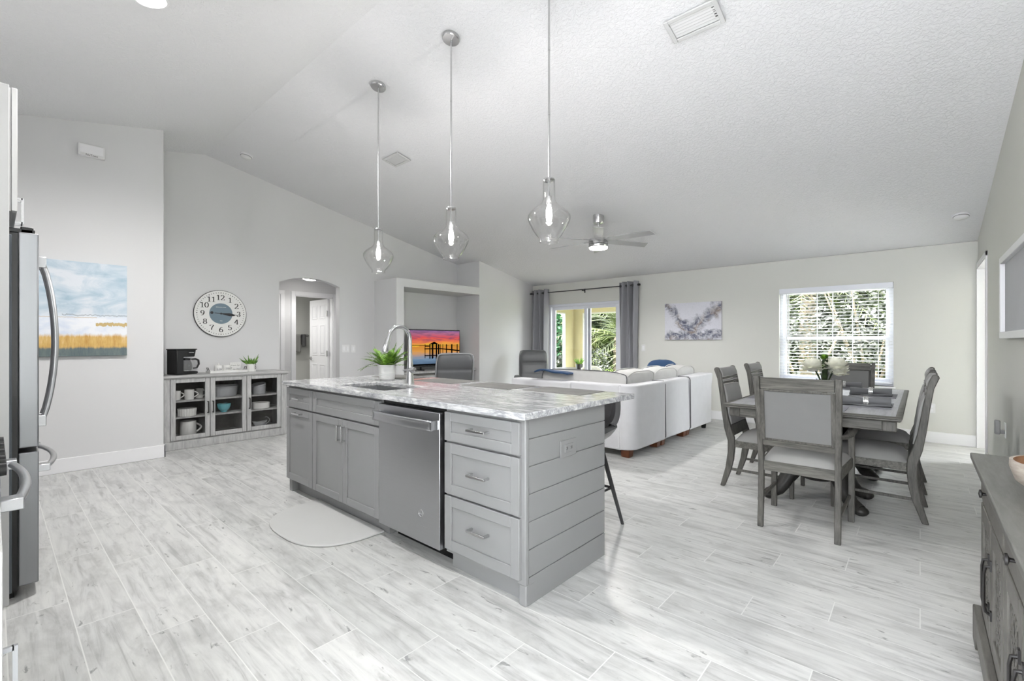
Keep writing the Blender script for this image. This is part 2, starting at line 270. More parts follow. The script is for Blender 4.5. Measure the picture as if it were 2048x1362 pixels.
# ------------------------------------------------------------------ geometry collector
class G:
    def __init__(s): s.v = []; s.f = []; s.mi = []; s.cur = 0
    def m(s, i): s.cur = i; return s
    def add(s, vs, fs):
        o = len(s.v); s.v += [tuple(p) for p in vs]; s.f += [tuple(i+o for i in f) for f in fs]; s.mi += [s.cur]*len(fs); return s
    def box(s, x0, x1, y0, y1, z0, z1):
        if x0 > x1: x0, x1 = x1, x0
        if y0 > y1: y0, y1 = y1, y0
        if z0 > z1: z0, z1 = z1, z0
        return s.add([(x0, y0, z0), (x1, y0, z0), (x1, y1, z0), (x0, y1, z0), (x0, y0, z1), (x1, y0, z1), (x1, y1, z1), (x0, y1, z1)],
                     [(0, 3, 2, 1), (4, 5, 6, 7), (0, 1, 5, 4), (1, 2, 6, 5), (2, 3, 7, 6), (3, 0, 4, 7)])
    def prism(s, poly, ax, a, b):
        # poly: (y,z) for ax x, (x,z) for ax y, (x,y) for ax z
        def P(p, t): return (t, p[0], p[1]) if ax == 'x' else (p[0], t, p[1]) if ax == 'y' else (p[0], p[1], t)
        n = len(poly); vs = [P(p, a) for p in poly]+[P(p, b) for p in poly]
        area = sum(poly[i][0]*poly[(i+1) % n][1]-poly[(i+1) % n][0]*poly[i][1] for i in range(n))
        flip = (area > 0) == (b > a)
        if ax == 'y': flip = not flip
        fs = [tuple(range(n)), tuple(range(2*n-1, n-1, -1))]+[(i, i+n, (i+1) % n+n, (i+1) % n) for i in range(n)]
        if flip: fs = [tuple(reversed(f)) for f in fs]
        return s.add(vs, fs)
    def frame(s, x0, x1, z0, z1, w, y0, y1, ax='y', wb=None, wt=None):
        # rectangular frame of members w wide in the plane across ax
        wb = w if wb is None else wb; wt = w if wt is None else wt
        for a0, a1, b0, b1 in ((x0, x0+w, z0, z1), (x1-w, x1, z0, z1), (x0+w, x1-w, z0, z0+wb), (x0+w, x1-w, z1-wt, z1)):
            if ax == 'y': s.box(a0, a1, y0, y1, b0, b1)
            else: s.box(y0, y1, a0, a1, b0, b1)
        return s
    def tube(s, pts, r, n=10, closed=False, cap=True, sx=1.0, up=None):
        pts = [Vector(p) for p in pts]; N = len(pts); rs = r if isinstance(r, (list, tuple)) else [r]*N
        T = []
        for i in range(N):
            a = pts[(i-1) % N] if (closed or i > 0) else pts[i]; b = pts[(i+1) % N] if (closed or i < N-1) else pts[i]
            t = (b-a); T.append(t.normalized() if t.length > 1e-9 else Vector((0, 0, 1)))
        u = Vector(up) if up else (Vector((0, 0, 1)) if abs(T[0].z) < 0.9 else Vector((1, 0, 0)))
        u = (u-T[0]*u.dot(T[0])).normalized(); vs = []
        for i in range(N):
            u = (u-T[i]*u.dot(T[i])); u = u.normalized() if u.length > 1e-6 else Vector((1, 0, 0)); b = T[i].cross(u)
            for j in range(n):
                a = 2*PI*j/n; vs.append(pts[i]+(u*math.cos(a)*sx+b*math.sin(a))*rs[i])
        fs = []
        for i in range(N if closed else N-1):
            k = (i+1) % N
            for j in range(n): fs.append((i*n+j, i*n+(j+1) % n, k*n+(j+1) % n, k*n+j))
        if cap and not closed: fs.append(tuple(range(n-1, -1, -1))); fs.append(tuple((N-1)*n+j for j in range(n)))
        return s.add(vs, fs)
    def lathe(s, prof, c=(0, 0, 0), n=28, ax='z', sx=1.0, sy=1.0, cap=True):
        vs = []; N = len(prof)
        for r, h in prof:
            for j in range(n):
                a = 2*PI*j/n; p, q = r*math.cos(a)*sx, r*math.sin(a)*sy
                vs.append((c[0]+p, c[1]+q, c[2]+h) if ax == 'z' else (c[0]+h, c[1]+p, c[2]+q) if ax == 'x' else (c[0]+q, c[1]+h, c[2]+p))
        fs = [(i*n+j, i*n+(j+1) % n, (i+1)*n+(j+1) % n, (i+1)*n+j) for i in range(N-1) for j in range(n)]
        if cap and prof[0][0] > 1e-6: fs.append(tuple(range(n-1, -1, -1)))
        if cap and prof[-1][0] > 1e-6: fs.append(tuple((N-1)*n+j for j in range(n)))
        return s.add(vs, fs)
    def grid(s, fn, nu, nv, closeu=False):
        vs = [fn(i/(nu if closeu else nu-1.0), j/(nv-1.0)) for j in range(nv) for i in range(nu)]
        fs = [(j*nu+i, j*nu+(i+1) % nu, (j+1)*nu+(i+1) % nu, (j+1)*nu+i) for j in range(nv-1) for i in range(nu if closeu else nu-1)]
        return s.add(vs, fs)
    def ell(s, c, r, n=20, m=12, p=2.0, wob=0.0, seed=0):
        # superellipsoid; p above 2 gets boxier
        rnd = random.Random(seed); ph = [rnd.uniform(0, 6) for _ in range(6)]
        def sp(v): return math.copysign(abs(v)**(2.0/p), v)
        def fn(u, v):
            a, b = 2*PI*u, PI*(v-0.5); cb = sp(math.cos(b)) if abs(v-.5) < .4999 else 0.0
            k = 1+wob*(math.sin(3*a+ph[0])*math.cos(2*b+ph[1])+0.6*math.sin(5*a+ph[2]+3*b))
            return (c[0]+r[0]*cb*sp(math.cos(a))*k, c[1]+r[1]*cb*sp(math.sin(a))*k, c[2]+r[2]*sp(math.sin(b))*k)
        return s.grid(fn, n, m, True)
    def ribbon(s, pts, y, widths, P):
        # flat stroke; P maps 2-D (a,b) to 3-D
        vs = []; N = len(pts)
        for i in range(N):
            a = pts[max(i-1, 0)]; b = pts[min(i+1, N-1)]; dx, dz = b[0]-a[0], b[1]-a[1]; L = math.hypot(dx, dz) or 1
            wd = (widths if not callable(widths) else widths(dx/L, dz/L))/2; nx, nz = -dz/L*wd, dx/L*wd
            vs += [P(pts[i][0]+nx, pts[i][1]+nz), P(pts[i][0]-nx, pts[i][1]-nz)]
        return s.add(vs, [(2*i, 2*i+1, 2*i+3, 2*i+2) for i in range(N-1)])
    def xf(s, mat, start=0):
        for i in range(start, len(s.v)): s.v[i] = tuple(mat @ Vector(s.v[i]))
        return s
    def build(s, name, mat, parent=None, bevel=0.0, seg=2, smooth=40, sub=0, label=None, world=False):
        if world and parent is not None:
            root = parent
            while root.parent is not None: root = root.parent
            L = root.location; s.v = [(p[0]-L[0], p[1]-L[1], p[2]-L[2]) for p in s.v]
        me = bpy.data.meshes.new(name); me.from_pydata(s.v, [], s.f)
        for x in (mat if isinstance(mat, (list, tuple)) else [mat]): me.materials.append(M[x] if isinstance(x, str) else x)
        me.polygons.foreach_set('material_index', s.mi); me.validate(); me.update()
        if smooth is not None:
            me.polygons.foreach_set('use_smooth', [True]*len(me.polygons)); me.set_sharp_from_angle(angle=R(smooth))
        o = bpy.data.objects.new(name, me); C.objects.link(o)
        if parent is not None: o.parent = parent
        if bevel > 0:
            b = o.modifiers.new('bevel', 'BEVEL'); b.width = bevel; b.segments = seg; b.limit_method = 'ANGLE'; b.angle_limit = R(40)
        if sub: sm = o.modifiers.new('subsurf', 'SUBSURF'); sm.levels = sub; sm.render_levels = sub
        if label: o['label'] = label
        return o
def tag(o, label, cat, group=None, kind=None):
    o['label'] = label; o['category'] = cat
    if group: o['group'] = group
    if kind: o['kind'] = kind
    return o
def thing(name, label, cat, loc=(0, 0, 0), rz=0.0, group=None):
    o = bpy.data.objects.new(name, None); C.objects.link(o); o.location = loc; o.rotation_euler = (0, 0, rz); o.empty_display_size = 0.1
    return tag(o, label, cat, group)
def struct(o): o['kind'] = 'structure'; return o
def dup(root, loc, rz, label, group=None):
    r = root.copy(); C.objects.link(r); r.location = loc; r.rotation_euler = (0, 0, rz); r['label'] = label
    if group: r['group'] = group
    for ch in list(root.children):
        c = ch.copy(); C.objects.link(c); c.parent = r
        for q in list(ch.children):
            d = q.copy(); C.objects.link(d); d.parent = c
    return r
def text(name, body, size, mat, parent, mtx, extrude=0.0004):
    # body and mtx may be lists of the same length: several runs of lettering in one mesh
    runs = list(zip(body, mtx)) if isinstance(body, list) else [(body, mtx)]
    q = G()
    for bd, mx in runs:
        cu = bpy.data.curves.new(name, 'FONT'); cu.body = bd; cu.size = size; cu.align_x = 'CENTER'; cu.align_y = 'CENTER'; cu.extrude = extrude
        o = bpy.data.objects.new(name, cu); C.objects.link(o); dg = bpy.context.evaluated_depsgraph_get()
        me = bpy.data.meshes.new_from_object(o.evaluated_get(dg)); q.add([tuple(mx @ v.co) for v in me.vertices], [tuple(p.vertices) for p in me.polygons])
        bpy.data.objects.remove(o); bpy.data.curves.remove(cu); bpy.data.meshes.remove(me)
    return q.build(name, mat, parent, smooth=None)
def facing(loc, right, up):
    # matrix whose local x runs along right and y along up
    r, u = Vector(right).normalized(), Vector(up).normalized(); n = r.cross(u)
    return Matrix(((r.x, u.x, n.x, loc[0]), (r.y, u.y, n.y, loc[1]), (r.z, u.z, n.z, loc[2]), (0, 0, 0, 1)))

# ------------------------------------------------------------------ room shell
XL, XP, XR, YB = -6.82, -6.067, 0.505, 7.66     # clock wall, painting wall, right wall, back wall
XN = -6.19                                      # front of the niche
YRIDGE, ZRIDGE, ZBACK = 1.8, 3.62, 2.425
def zc(y): return ZRIDGE-(ZRIDGE-ZBACK)*(y-YRIDGE)/(YB-YRIDGE) if y > YRIDGE else ZRIDGE-0.206*(YRIDGE-y)
struct(G().box(-10.2, 3.7, -1.0, 7.84, -0.12, 0).build('floor', 'floor', smooth=None))
c = G(); e = 0.12
c.prism([(YRIDGE, ZRIDGE), (YB+0.18, zc(YB+0.18)), (YB+0.18, zc(YB+0.18)+e), (YRIDGE, ZRIDGE+e)], 'x', -6.95, XR+0.12)
c.prism([(-1.0, zc(-1.0)), (YRIDGE, ZRIDGE), (YRIDGE, ZRIDGE+e), (-1.0, zc(-1.0)+e)], 'x', -6.95, XR+0.12)
struct(c.build('ceiling', 'ceil', smooth=None))
# painting wall block
struct(G().prism([(-0.72, 0), (1.216, 0), (1.216, zc(1.216)), (-0.72, zc(-0.72))], 'x', -6.9, XP).build('wall_left_front', 'wall', smooth=None))
# clock wall with the arched opening
A0, A1, ZS, ZA = 2.705, 3.615, 2.09, 2.187
def archz(y): return ZS+(ZA-ZS)*(1-((y-(A0+A1)/2)/((A1-A0)/2))**2)
c = G(); c.prism([(1.1, 0), (A0, 0), (A0, zc(A0)), (YRIDGE, ZRIDGE), (1.1, zc(1.1))], 'x', -6.94, XL)
c.prism([(A1, 0), (YB+0.1, 0), (YB+0.1, zc(YB+0.1)), (A1, zc(A1))], 'x', -6.94, XL)
ys = [A0+(A1-A0)*i/16 for i in range(17)]
for i in range(16): c.prism([(ys[i], archz(ys[i])), (ys[i+1], archz(ys[i+1])), (ys[i+1], zc(ys[i+1])), (ys[i], zc(ys[i]))], 'x', -6.94, XL)
struct(c.build('wall_left', 'wall', smooth=None))
# media niche: low pier, ledge beam, and the full-height block beside the slider
c = G(); c.box(XL-0.02, XN, 4.233, 4.374, 0, 2.25); c.box(XL-0.02, XN, 4.374, 6.06, 2.118, 2.25)
struct(c.build('wall_niche', 'wall', smooth=None))
struct(G().prism([(6.06, 0), (YB+0.02, 0), (YB+0.02, zc(YB+0.02)), (6.06, zc(6.06))], 'x', XL-0.02, XN).build('wall_niche_side', 'wall', smooth=None))
# back wall with slider and window openings
SX0, SX1, SZ = -5.78, -4.13, 2.0
WX0, WX1, WZ0, WZ1 = -1.55, -0.255, 0.66, 2.005
c = G()
for a, b, z0, z1 in ((-6.95, SX0, 0, 2.42), (SX0, SX1, SZ, 2.42), (SX1, WX0, 0, 2.42), (WX0, WX1, 0, WZ0), (WX0, WX1, WZ1, 2.42), (WX1, 1.5, 0, 2.42)): c.box(a, b, YB, YB+0.18, z0, z1)
struct(c.build('wall_back', 'wallR', smooth=None))
# right wall with the cased opening by the corner
D0, D1, DZ = 6.66, 7.62, 2.10
c = G(); c.prism([(-1.2, 0), (D0, 0), (D0, zc(D0)), (YRIDGE, ZRIDGE), (-1.2, zc(-1.2))], 'x', XR, XR+0.115)
c.prism([(D0, DZ), (D1, DZ), (D1, zc(D1)), (D0, zc(D0))], 'x', XR, XR+0.115)
struct(c.build('wall_right', 'wallR', smooth=None))
c = G(); c.box(XR-0.012, XR+0.13, D0-0.0, D0+0.02, 0, DZ); c.box(XR-0.012, XR+0.13, D1-0.01, YB-0.001, 0, DZ); c.box(XR-0.012, XR+0.13, D0, D1, DZ-0.02, DZ)
c.box(XR-0.014, XR, D0-0.06, D0, 0, DZ+0.05); c.box(XR-0.014, XR, D0-0.06, D1, DZ, DZ+0.05)
struct(c.build('door_1', 'white', bevel=0.002))
# room beyond the cased opening, its garden wall left open to add daylight
c = G(); c.box(3.6, 3.7, 4.9, 7.84, 0, 2.42); c.box(0.62, 3.7, 4.9, 5.0, 0, 2.42); c.box(1.5, 3.4, YB, YB+0.18, 2.2, 2.42); c.box(3.4, 3.7, YB, YB+0.18, 0, 2.42)
struct(c.build('wall_side_room', 'wall', smooth=None))
struct(G().box(XR+0.115, 3.7, 4.9, 7.84, 2.42, 2.5).build('ceiling_side_room', 'white', smooth=None))
# kitchen wall behind the camera
struct(G().prism([(-6.9, 0), (-0.35, 0), (-0.35, zc(-0.7)), (-6.9, zc(-0.7))], 'y', -0.74, -0.66).build('wall_front', 'wall', smooth=None))
# baseboards
def bb(name, g_): struct(g_.build(name, 'white', bevel=0.004))
bb('baseboard_left', G().box(XP, XP+0.016, 0.0, 1.232, 0, 0.135).box(XP-0.2, XP+0.016, 1.216, 1.232, 0, 0.135))
bb('baseboard_back', G().box(SX1+0.02, XR-0.012, YB-0.016, YB, 0, 0.135))
bb('baseboard_right', G().box(XR-0.016, XR, 2.9, D0-0.062, 0, 0.135))
bb('baseboard_niche', G().box(XN, XN+0.016, 6.06, YB-0.02, 0, 0.135).box(XL, XL+0.016, A1+0.02, 4.233, 0, 0.135))

# hallway and bathroom behind the arch
HX = -8.0
c = G(); H0, H1, HZ = 3.43, 4.11, 2.035
c.box(HX-0.1, HX, 2.0, H0, 0, 2.42); c.box(HX-0.1, HX, H1, 5.5, 0, 2.42); c.box(HX-0.1, HX, H0, H1, HZ, 2.42); c.box(HX, -6.94, 4.5, 4.6, 0, 2.42); c.box(HX, -6.94, 1.9, 2.0, 0, 2.42)
struct(c.build('wall_hall', 'wall', smooth=None))
struct(G().box(HX, -6.94, 1.9, 4.6, 2.30, 2.5).box(-10.2, HX, 1.9, 5.6, 2.42, 2.5).build('ceiling_hall', 'ceil', smooth=None))
struct(G().box(-9.72, -9.6, 2.4, 5.5, 0, 2.42).box(-9.7, HX-0.1, 5.4, 5.5, 0, 2.42).box(-9.7, HX-0.1, 2.4, 2.5, 0, 2.42).build('wall_bath', 'wallR', smooth=None))
c = G(); c.frame(H0-0.065, H1+0.065, 0.0, HZ+0.065, 0.065, HX, HX+0.018, 'x', wb=0.0)
c.box(HX-0.1, HX+0.004, H0, H0+0.016, 0, HZ); c.box(HX-0.1, HX+0.004, H1-0.016, H1, 0, HZ); c.box(HX-0.1, HX+0.004, H0, H1, HZ-0.016, HZ)
struct(c.build('trim_1', 'white', bevel=0.002))
struct(G().box(HX, HX+0.018, 3.19, 3.255, 0, HZ-0.0005).box(HX, HX+0.018, 2.4, 3.255, HZ, 2.1).box(HX, HX+0.006, 2.4, 3.19, 0, HZ).build('door_3', 'white', bevel=0.002))
# six-panel bathroom door, swung open into the bathroom
dr = struct(G().box(-8.81, -8.105, 4.06, 4.095, 0.012, 2.02).build('door_2', 'white', bevel=0.002))
pn = G()
for zz0, zz1 in ((0.2, 0.82), (0.98, 1.55), (1.66, 1.92)):
    for xx0, xx1 in ((-8.71, -8.50), (-8.40, -8.19)):
        pn.frame(xx0, xx1, zz0, zz1, 0.02, 4.052, 4.06, 'y'); pn.box(xx0+0.04, xx1-0.04, 4.053, 4.06, zz0+0.04, zz1-0.04)
pn.build('raised_panel', 'white', dr, bevel=0.003)
hg = G()
for z in (0.25, 1.02, 1.75): hg.box(-8.112, -8.085, 4.04, 4.062, z-0.05, z+0.05); hg.tube([(-8.1, 4.046, z-0.055), (-8.1, 4.046, z+0.055)], 0.008, 8)
hg.build('hinge', 'nickel', dr)
kb = G().lathe([(0.033, 0), (0.033, 0.006), (0.012, 0.01), (0.012, 0.035), (0.0, 0.036)], (-8.75, 4.06, 0.92), 16, 'y'); kb.xf(Matrix.Translation((0, 8.12, 0)) @ Matrix.Scale(-1, 4, (0, 1, 0)))
kb.tube([(-8.75, 4.022, 0.92), (-8.70, 4.02, 0.925), (-8.64, 4.024, 0.92)], 0.009, 8); kb.build('door_lever', 'nickel', dr)

# ------------------------------------------------------------------ sliding door and window
d = struct(G().frame(SX0, SX1, 0.0, SZ, 0.05, YB+0.02, YB+0.15).build('door_4', 'vinyl', bevel=0.003))
xm = -4.88
G().frame(SX0+0.05, xm+0.06, 0.04, SZ-0.05, 0.065, YB+0.09, YB+0.125).frame(xm-0.055, SX1-0.05, 0.04, SZ-0.05, 0.065, YB+0.045, YB+0.08).build('sash_frame', 'vinyl', d, bevel=0.003)
G().box(SX0+0.115, xm-0.005, YB+0.105, YB+0.109, 0.1, SZ-0.115).box(xm+0.01, SX1-0.115, YB+0.06, YB+0.064, 0.1, SZ-0.115).build('pane', 'pane', d)
wd = struct(G().frame(WX0, WX1, WZ0, WZ1, 0.045, YB+0.07, YB+0.15).build('window_1', 'vinyl', bevel=0.003))
G().frame(WX0+0.045, WX1-0.045, WZ0+0.045, 1.31, 0.04, YB+0.08, YB+0.11).frame(WX0+0.045, WX1-0.045, 1.26, WZ1-0.045, 0.035, YB+0.11, YB+0.14).build('sash_frame', 'vinyl', wd, bevel=0.003)
G().box(WX0+0.085, WX1-0.085, YB+0.093, YB+0.096, WZ0+0.085, 1.27).box(WX0+0.08, WX1-0.08, YB+0.123, YB+0.126, 1.29, WZ1-0.08).build('pane', 'pane', wd)
struct(G().box(WX0-0.02, WX1+0.02, YB-0.03, YB+0.08, WZ0-0.025, WZ0).build('window_1_sill', 'white', bevel=0.004))
bl = thing('window_blind', 'white horizontal slat blind lowered over the dining window', 'blind', ((WX0+WX1)/2, YB+0.03, WZ1))
G().box(WX0+0.004, WX1-0.004, YB-0.012, YB+0.055, WZ1-0.075, WZ1-0.001).build('valance', 'vinyl', bl, bevel=0.004, world=True)
sl = G(); z = WZ1-0.10
while z > 0.74:
    vs = [(-0.025, -0.001), (-0.012, 0.0016), (0.0, 0.0024), (0.012, 0.0016), (0.025, -0.001), (0.012, -0.001), (0, -0.0002), (-0.012, -0.001)]
    a = R(4); sl.prism([(YB+0.03+p*math.cos(a)-q*math.sin(a), z+p*math.sin(a)+q*math.cos(a)) for p, q in vs], 'x', WX0+0.01, WX1-0.01); z -= 0.044
sl.build('slats', 'slat', bl, world=True)
ld = G()
for fx in (0.09, 0.36, 0.5, 0.67, 0.88):
    x = WX0+(WX1-WX0)*fx
    for yy in (YB+0.004, YB+0.056): ld.box(x-0.003, x+0.003, yy-0.0008, yy+0.0008, 0.73, WZ1-0.07)
ld.build('ladder_tape', 'slat', bl, world=True)
G().box(WX0+0.01, WX1-0.01, YB+0.008, YB+0.052, 0.69, 0.712).build('bottom_rail', 'vinyl', bl, bevel=0.004, world=True)
G().tube([(WX0+0.1, YB-0.014, WZ1-0.08), (WX0+0.1, YB-0.016, 1.22)], 0.004, 6).build('tilt_wand', 'inkgrey', bl, world=True)

# curtains and rod
rod = thing('curtain_rod', 'long slim black metal curtain rod above the sliding door', 'curtain rod', (-4.95, YB-0.09, 2.245))
G().tube([(-6.16, YB-0.09, 2.245), (-3.72, YB-0.09, 2.245)], 0.0095, 10).build('rod', 'blackmetal', rod, world=True)
for x in (-6.165, -3.715): G().lathe([(0.0, -0.03), (0.02, -0.022), (0.022, 0.0), (0.02, 0.022), (0.0, 0.03)], (x, YB-0.09, 2.245), 12, 'x').build('finial', 'blackmetal', rod, world=True)
for x in (-6.12, -4.89, -3.77): G().box(x-0.008, x+0.008, YB-0.1, YB, 2.22, 2.235).box(x-0.012, x+0.012, YB-0.006, YB, 2.19, 2.27).build('bracket', 'blackmetal', rod, world=True)
def curtain(x0, x1, nf, label, amp=0.075):
    t = thing('curtain', label, 'curtain', ((x0+x1)/2, YB-0.09, 0.0), group='grey grommet curtains')
    cg = G()
    def fn(u, v):
        k = 0.35+0.65*(1-abs(v-0.5)*0.6); a = amp*(0.9+0.25*math.sin(7*u+3*v))
        return (x0+(x1-x0)*u+0.012*math.sin(5*v+9*u), YB-0.09+a*math.sin(2*PI*nf*u+0.4), 0.015+2.30*v)
    cg.grid(fn, nf*16+1, 14); o = cg.build('panel', 'curtain', t, world=True); so = o.modifiers.new('thick', 'SOLIDIFY'); so.thickness = 0.003
    for i in range(nf*2):
        gr = G()
        u = (i+0.5)/(2*nf)-0.4/(2*PI*nf); x = x0+(x1-x0)*u
        gr.tube([(x+0.006*math.cos(q), YB-0.09+0.021*math.cos(q), 2.245+0.021*math.sin(q)) for q in [2*PI*j/14 for j in range(14)]], 0.0045, 6, closed=True)
        gr.build('grommet', 'blackmetal', t, world=True)
curtain(-6.15, -5.72, 3, 'grey grommet curtain bunched in the corner, left of the sliding door')
curtain(-4.10, -3.74, 3, 'grey grommet curtain bunched between the sliding door and the light switch')

# ------------------------------------------------------------------ lights the room has
def flush(name, label, loc, power, r=0.11, key='led'):
    t = thing(name, label, 'ceiling light', loc)
    G().lathe([(r+0.02, 0.0), (r+0.02, -0.025), (r, -0.03)], (0, 0, 0), 32).build('rim', 'nickel', t)
    G().lathe([(r, -0.028), (r*0.85, -0.05), (r*0.5, -0.066), (0, -0.072)], (0, 0, 0), 32).build('diffuser', key, t)
    lamp('lamp_light', (0, 0, -0.14), power, r, t)
def lamp(name, loc, power, r, parent, color=(1, 0.985, 0.965), down=True):
    if down:
        l = bpy.data.lights.new(name, 'SPOT'); l.spot_size = R(165); l.spot_blend = 0.6
    else: l = bpy.data.lights.new(name, 'POINT')
    l.energy = power; l.shadow_soft_size = r; l.color = color
    o = bpy.data.objects.new(name, l); C.objects.link(o); o.parent = parent; o.location = loc; return o
tilt = math.atan(0.206)
cn = thing('recessed_light', 'round white recessed ceiling light glowing over the kitchen', 'ceiling light', (-3.61, 0.66, zc(0.66)))
m_ = Matrix.Rotation(tilt, 4, 'X')
G().lathe([(0.095, 0.004), (0.095, -0.006), (0.08, -0.009), (0.078, 0.0)], n=36).xf(m_).build('trim_ring', 'white', cn)
G().lathe([(0.078, -0.004), (0.0, -0.005)], n=36).xf(m_).build('diffuser', 'led', cn)
lamp('lamp_light', (0, 0.01, -0.05), LAMP['can'], 0.07, cn)
flush('flush_light', 'round domed ceiling light glowing inside the arched hallway', (-7.42, 3.43, 2.30), LAMP['hall'], 0.13)
bath = lamp('bathroom_light', (-8.75, 3.0, 2.3), LAMP['bath'], 0.12, None)

def vent(label, x, y, lx, ly):
    t = thing('ceiling_vent', label, 'air vent', (x, y, zc(y)), group='white ceiling registers')
    mt = Matrix.Rotation(-math.atan((ZRIDGE-ZBACK)/(YB-YRIDGE)), 4, 'X')
    G().frame(-lx/2, lx/2, -ly/2, ly/2, 0.028, -0.012, 0.0, 'y').xf(Matrix.Rotation(R(90), 4, 'X')).xf(Matrix.Translation((0, 0, -0.012))).xf(mt).build('frame', 'register', t, bevel=0.003)
    s_ = G(); n = 6
    for i in range(n):
        y0 = -ly/2+0.03+(ly-0.06)*i/n; s_.prism([(y0, -0.004), (y0+0.019, -0.016), (y0+0.021, -0.0145), (y0+0.002, -0.002)], 'x', -lx/2+0.026, lx/2-0.026)
    s_.xf(mt).build('louvre', 'register', t)
    G().box(-lx/2+0.02, lx/2-0.02, -ly/2+0.02, ly/2-0.02, -0.0015, -0.0005).xf(mt).build('duct', 'inkgrey', t)
    dm = G()
    for i in range(5): dm.box(lx/2-0.045, lx/2-0.03, -0.05+0.02*i, -0.042+0.02*i, -0.014, -0.012)
    dm.xf(mt).build('damper_slot', 'ink', t)
vent('white louvred ceiling vent at the top of the picture near the largest pendant rod', -1.115, 3.07, 0.34, 0.20)
vent('small white louvred ceiling vent between the two farther pendant lamp rods', -4.53, 3.10, 0.30, 0.19)
def detector(label, x, y):
    t = thing('smoke_detector', label, 'smoke detector', (x, y, zc(y)), group='white ceiling detectors')
    mt = Matrix.Rotation(-math.atan((ZRIDGE-ZBACK)/(YB-YRIDGE)), 4, 'X')
    G().lathe([(0.07, 0.002), (0.07, -0.014), (0.066, -0.016)], n=28).xf(mt).build('base', 'white', t)
    G().lathe([(0.062, -0.014), (0.06, -0.03), (0.045, -0.042), (0.0, -0.046)], n=28).xf(mt).build('cover', 'almond', t)
    G().lathe([(0.064, -0.017), (0.064, -0.020)], n=28).xf(mt).build('sounder_slot', 'ink', t)
detector('round white smoke detector near the ceiling ridge above the clock', -6.28, 2.10)
detector('round white smoke detector on the ceiling near the far right corner', 0.326, 6.855)

# pendant lamps over the island
def pendant():
    t = thing('pendant_lamp', 'clear glass pendant lamp', 'pendant lamp', (0, 0, 0), group='clear glass pendants over the island')
    Z = lambda z: z-zc(2.28)
    mt = Matrix.Rotation(-math.atan((ZRIDGE-ZBACK)/(YB-YRIDGE)), 4, 'X')
    G().lathe([(0.0, 0.002), (0.066, 0.002), (0.066, -0.022), (0.06, -0.028), (0.0, -0.03)], n=32).xf(mt).build('canopy', 'nickel', t)
    G().tube([(0, 0, -0.01), (0, 0, Z(2.235))], 0.0065, 10).build('rod', 'nickel', t)
    for z in (3.05, 2.65): G().lathe([(0.0075, -0.012), (0.0075, 0.012)], (0, 0, Z(z)), 10).build('rod_coupler', 'nickel', t)
    G().lathe([(0.0, 0.014), (0.014, 0.013), (0.034, 0.008), (0.036, 0.0), (0.030, -0.008), (0.0, -0.01)], (0, 0, Z(2.236)), 24).build('cap', 'nickel', t)
    G().tube([(0, 0, Z(2.236)), (0, 0, Z(2.13))], 0.004, 8).build('stem', 'nickel', t)
    G().lathe([(0.0, 0.0), (0.017, 0.0), (0.018, -0.045), (0.015, -0.05), (0, -0.05)], (0, 0, Z(2.135)), 20).build('socket', 'nickel', t)
    G().lathe([(0.0, -0.003), (0.010, -0.005), (0.018, -0.035), (0.0205, -0.07), (0.014, -0.105), (0.0, -0.115)], (0, 0, Z(2.087)), 16).build('bulb', 'bulb', t)
    pr = [(0.0365, 2.232), (0.0375, 2.20), (0.0375, 2.125), (0.043, 2.10), (0.062, 2.078), (0.092, 2.058), (0.118, 2.036), (0.131, 2.015), (0.1325, 1.998), (0.124, 1.972), (0.100, 1.927), (0.077, 1.893), (0.062, 1.878), (0.0585, 1.868), (0.0585, 1.852)]
    G().lathe([(r, Z(z)) for r, z in pr]+[(0.056, Z(1.852)), (0.056, Z(1.868))]+[(r-0.0022, Z(z)) for r, z in reversed(pr[:-2])], n=44).build('shade', 'shade', t, smooth=60)
    lamp('lamp_light', (0, 0, Z(2.02)), LAMP['bulb'], 0.012, t, (1, 0.975, 0.95), False)
    return t
p0 = pendant(); p0.location = (-2.63, 2.28, zc(2.28)); p0['label'] = 'clear glass pendant lamp, middle of the three over the island'
dup(p0, (-3.61, 2.28, zc(2.28)), 0, 'clear glass pendant lamp nearest the clock wall, farthest of the three')
dup(p0, (-1.715, 2.28, zc(2.28)), 0, 'clear glass pendant lamp that hangs nearest, just left of the ceiling fan')

# ceiling fan
FX, FY = -3.19, 5.325
fan = thing('ceiling_fan', 'silver six-blade ceiling fan with a round lit lamp', 'ceiling fan', (FX, FY, zc(FY)))
ZF = lambda z: z-zc(FY)
G().lathe([(0.073, 0.02), (0.073, -0.08), (0.066, -0.098), (0.03, -0.104), (0.0, -0.104)], n=32).build('canopy', 'nickel', fan)
G().tube([(0, 0, -0.09), (0, 0, ZF(2.6))], 0.0125, 12).build('downrod', 'nickel', fan)
G().lathe([(0.0, 2.64), (0.05, 2.635), (0.055, 2.60), (0.122, 2.595), (0.126, 2.585), (0.126, 2.525), (0.12, 2.52), (0, 2.52)], (0, 0, -zc(FY)), 36).build('motor_housing', 'nickel', fan)
G().lathe([(0.127, 2.518), (0.127, 2.49), (0.124, 2.486), (0, 2.486)], (0, 0, -zc(FY)), 36).build('light_ring', 'nickel', fan)
G().lathe([(0.123, 2.487), (0.116, 2.466), (0.07, 2.456), (0, 2.453)], (0, 0, -zc(FY)), 36).build('lamp_diffuser', 'diff', fan)
lamp('lamp_light', (0, 0, ZF(2.45)), LAMP['fan'], 0.11, fan)
va = math.atan2(FY, FX)
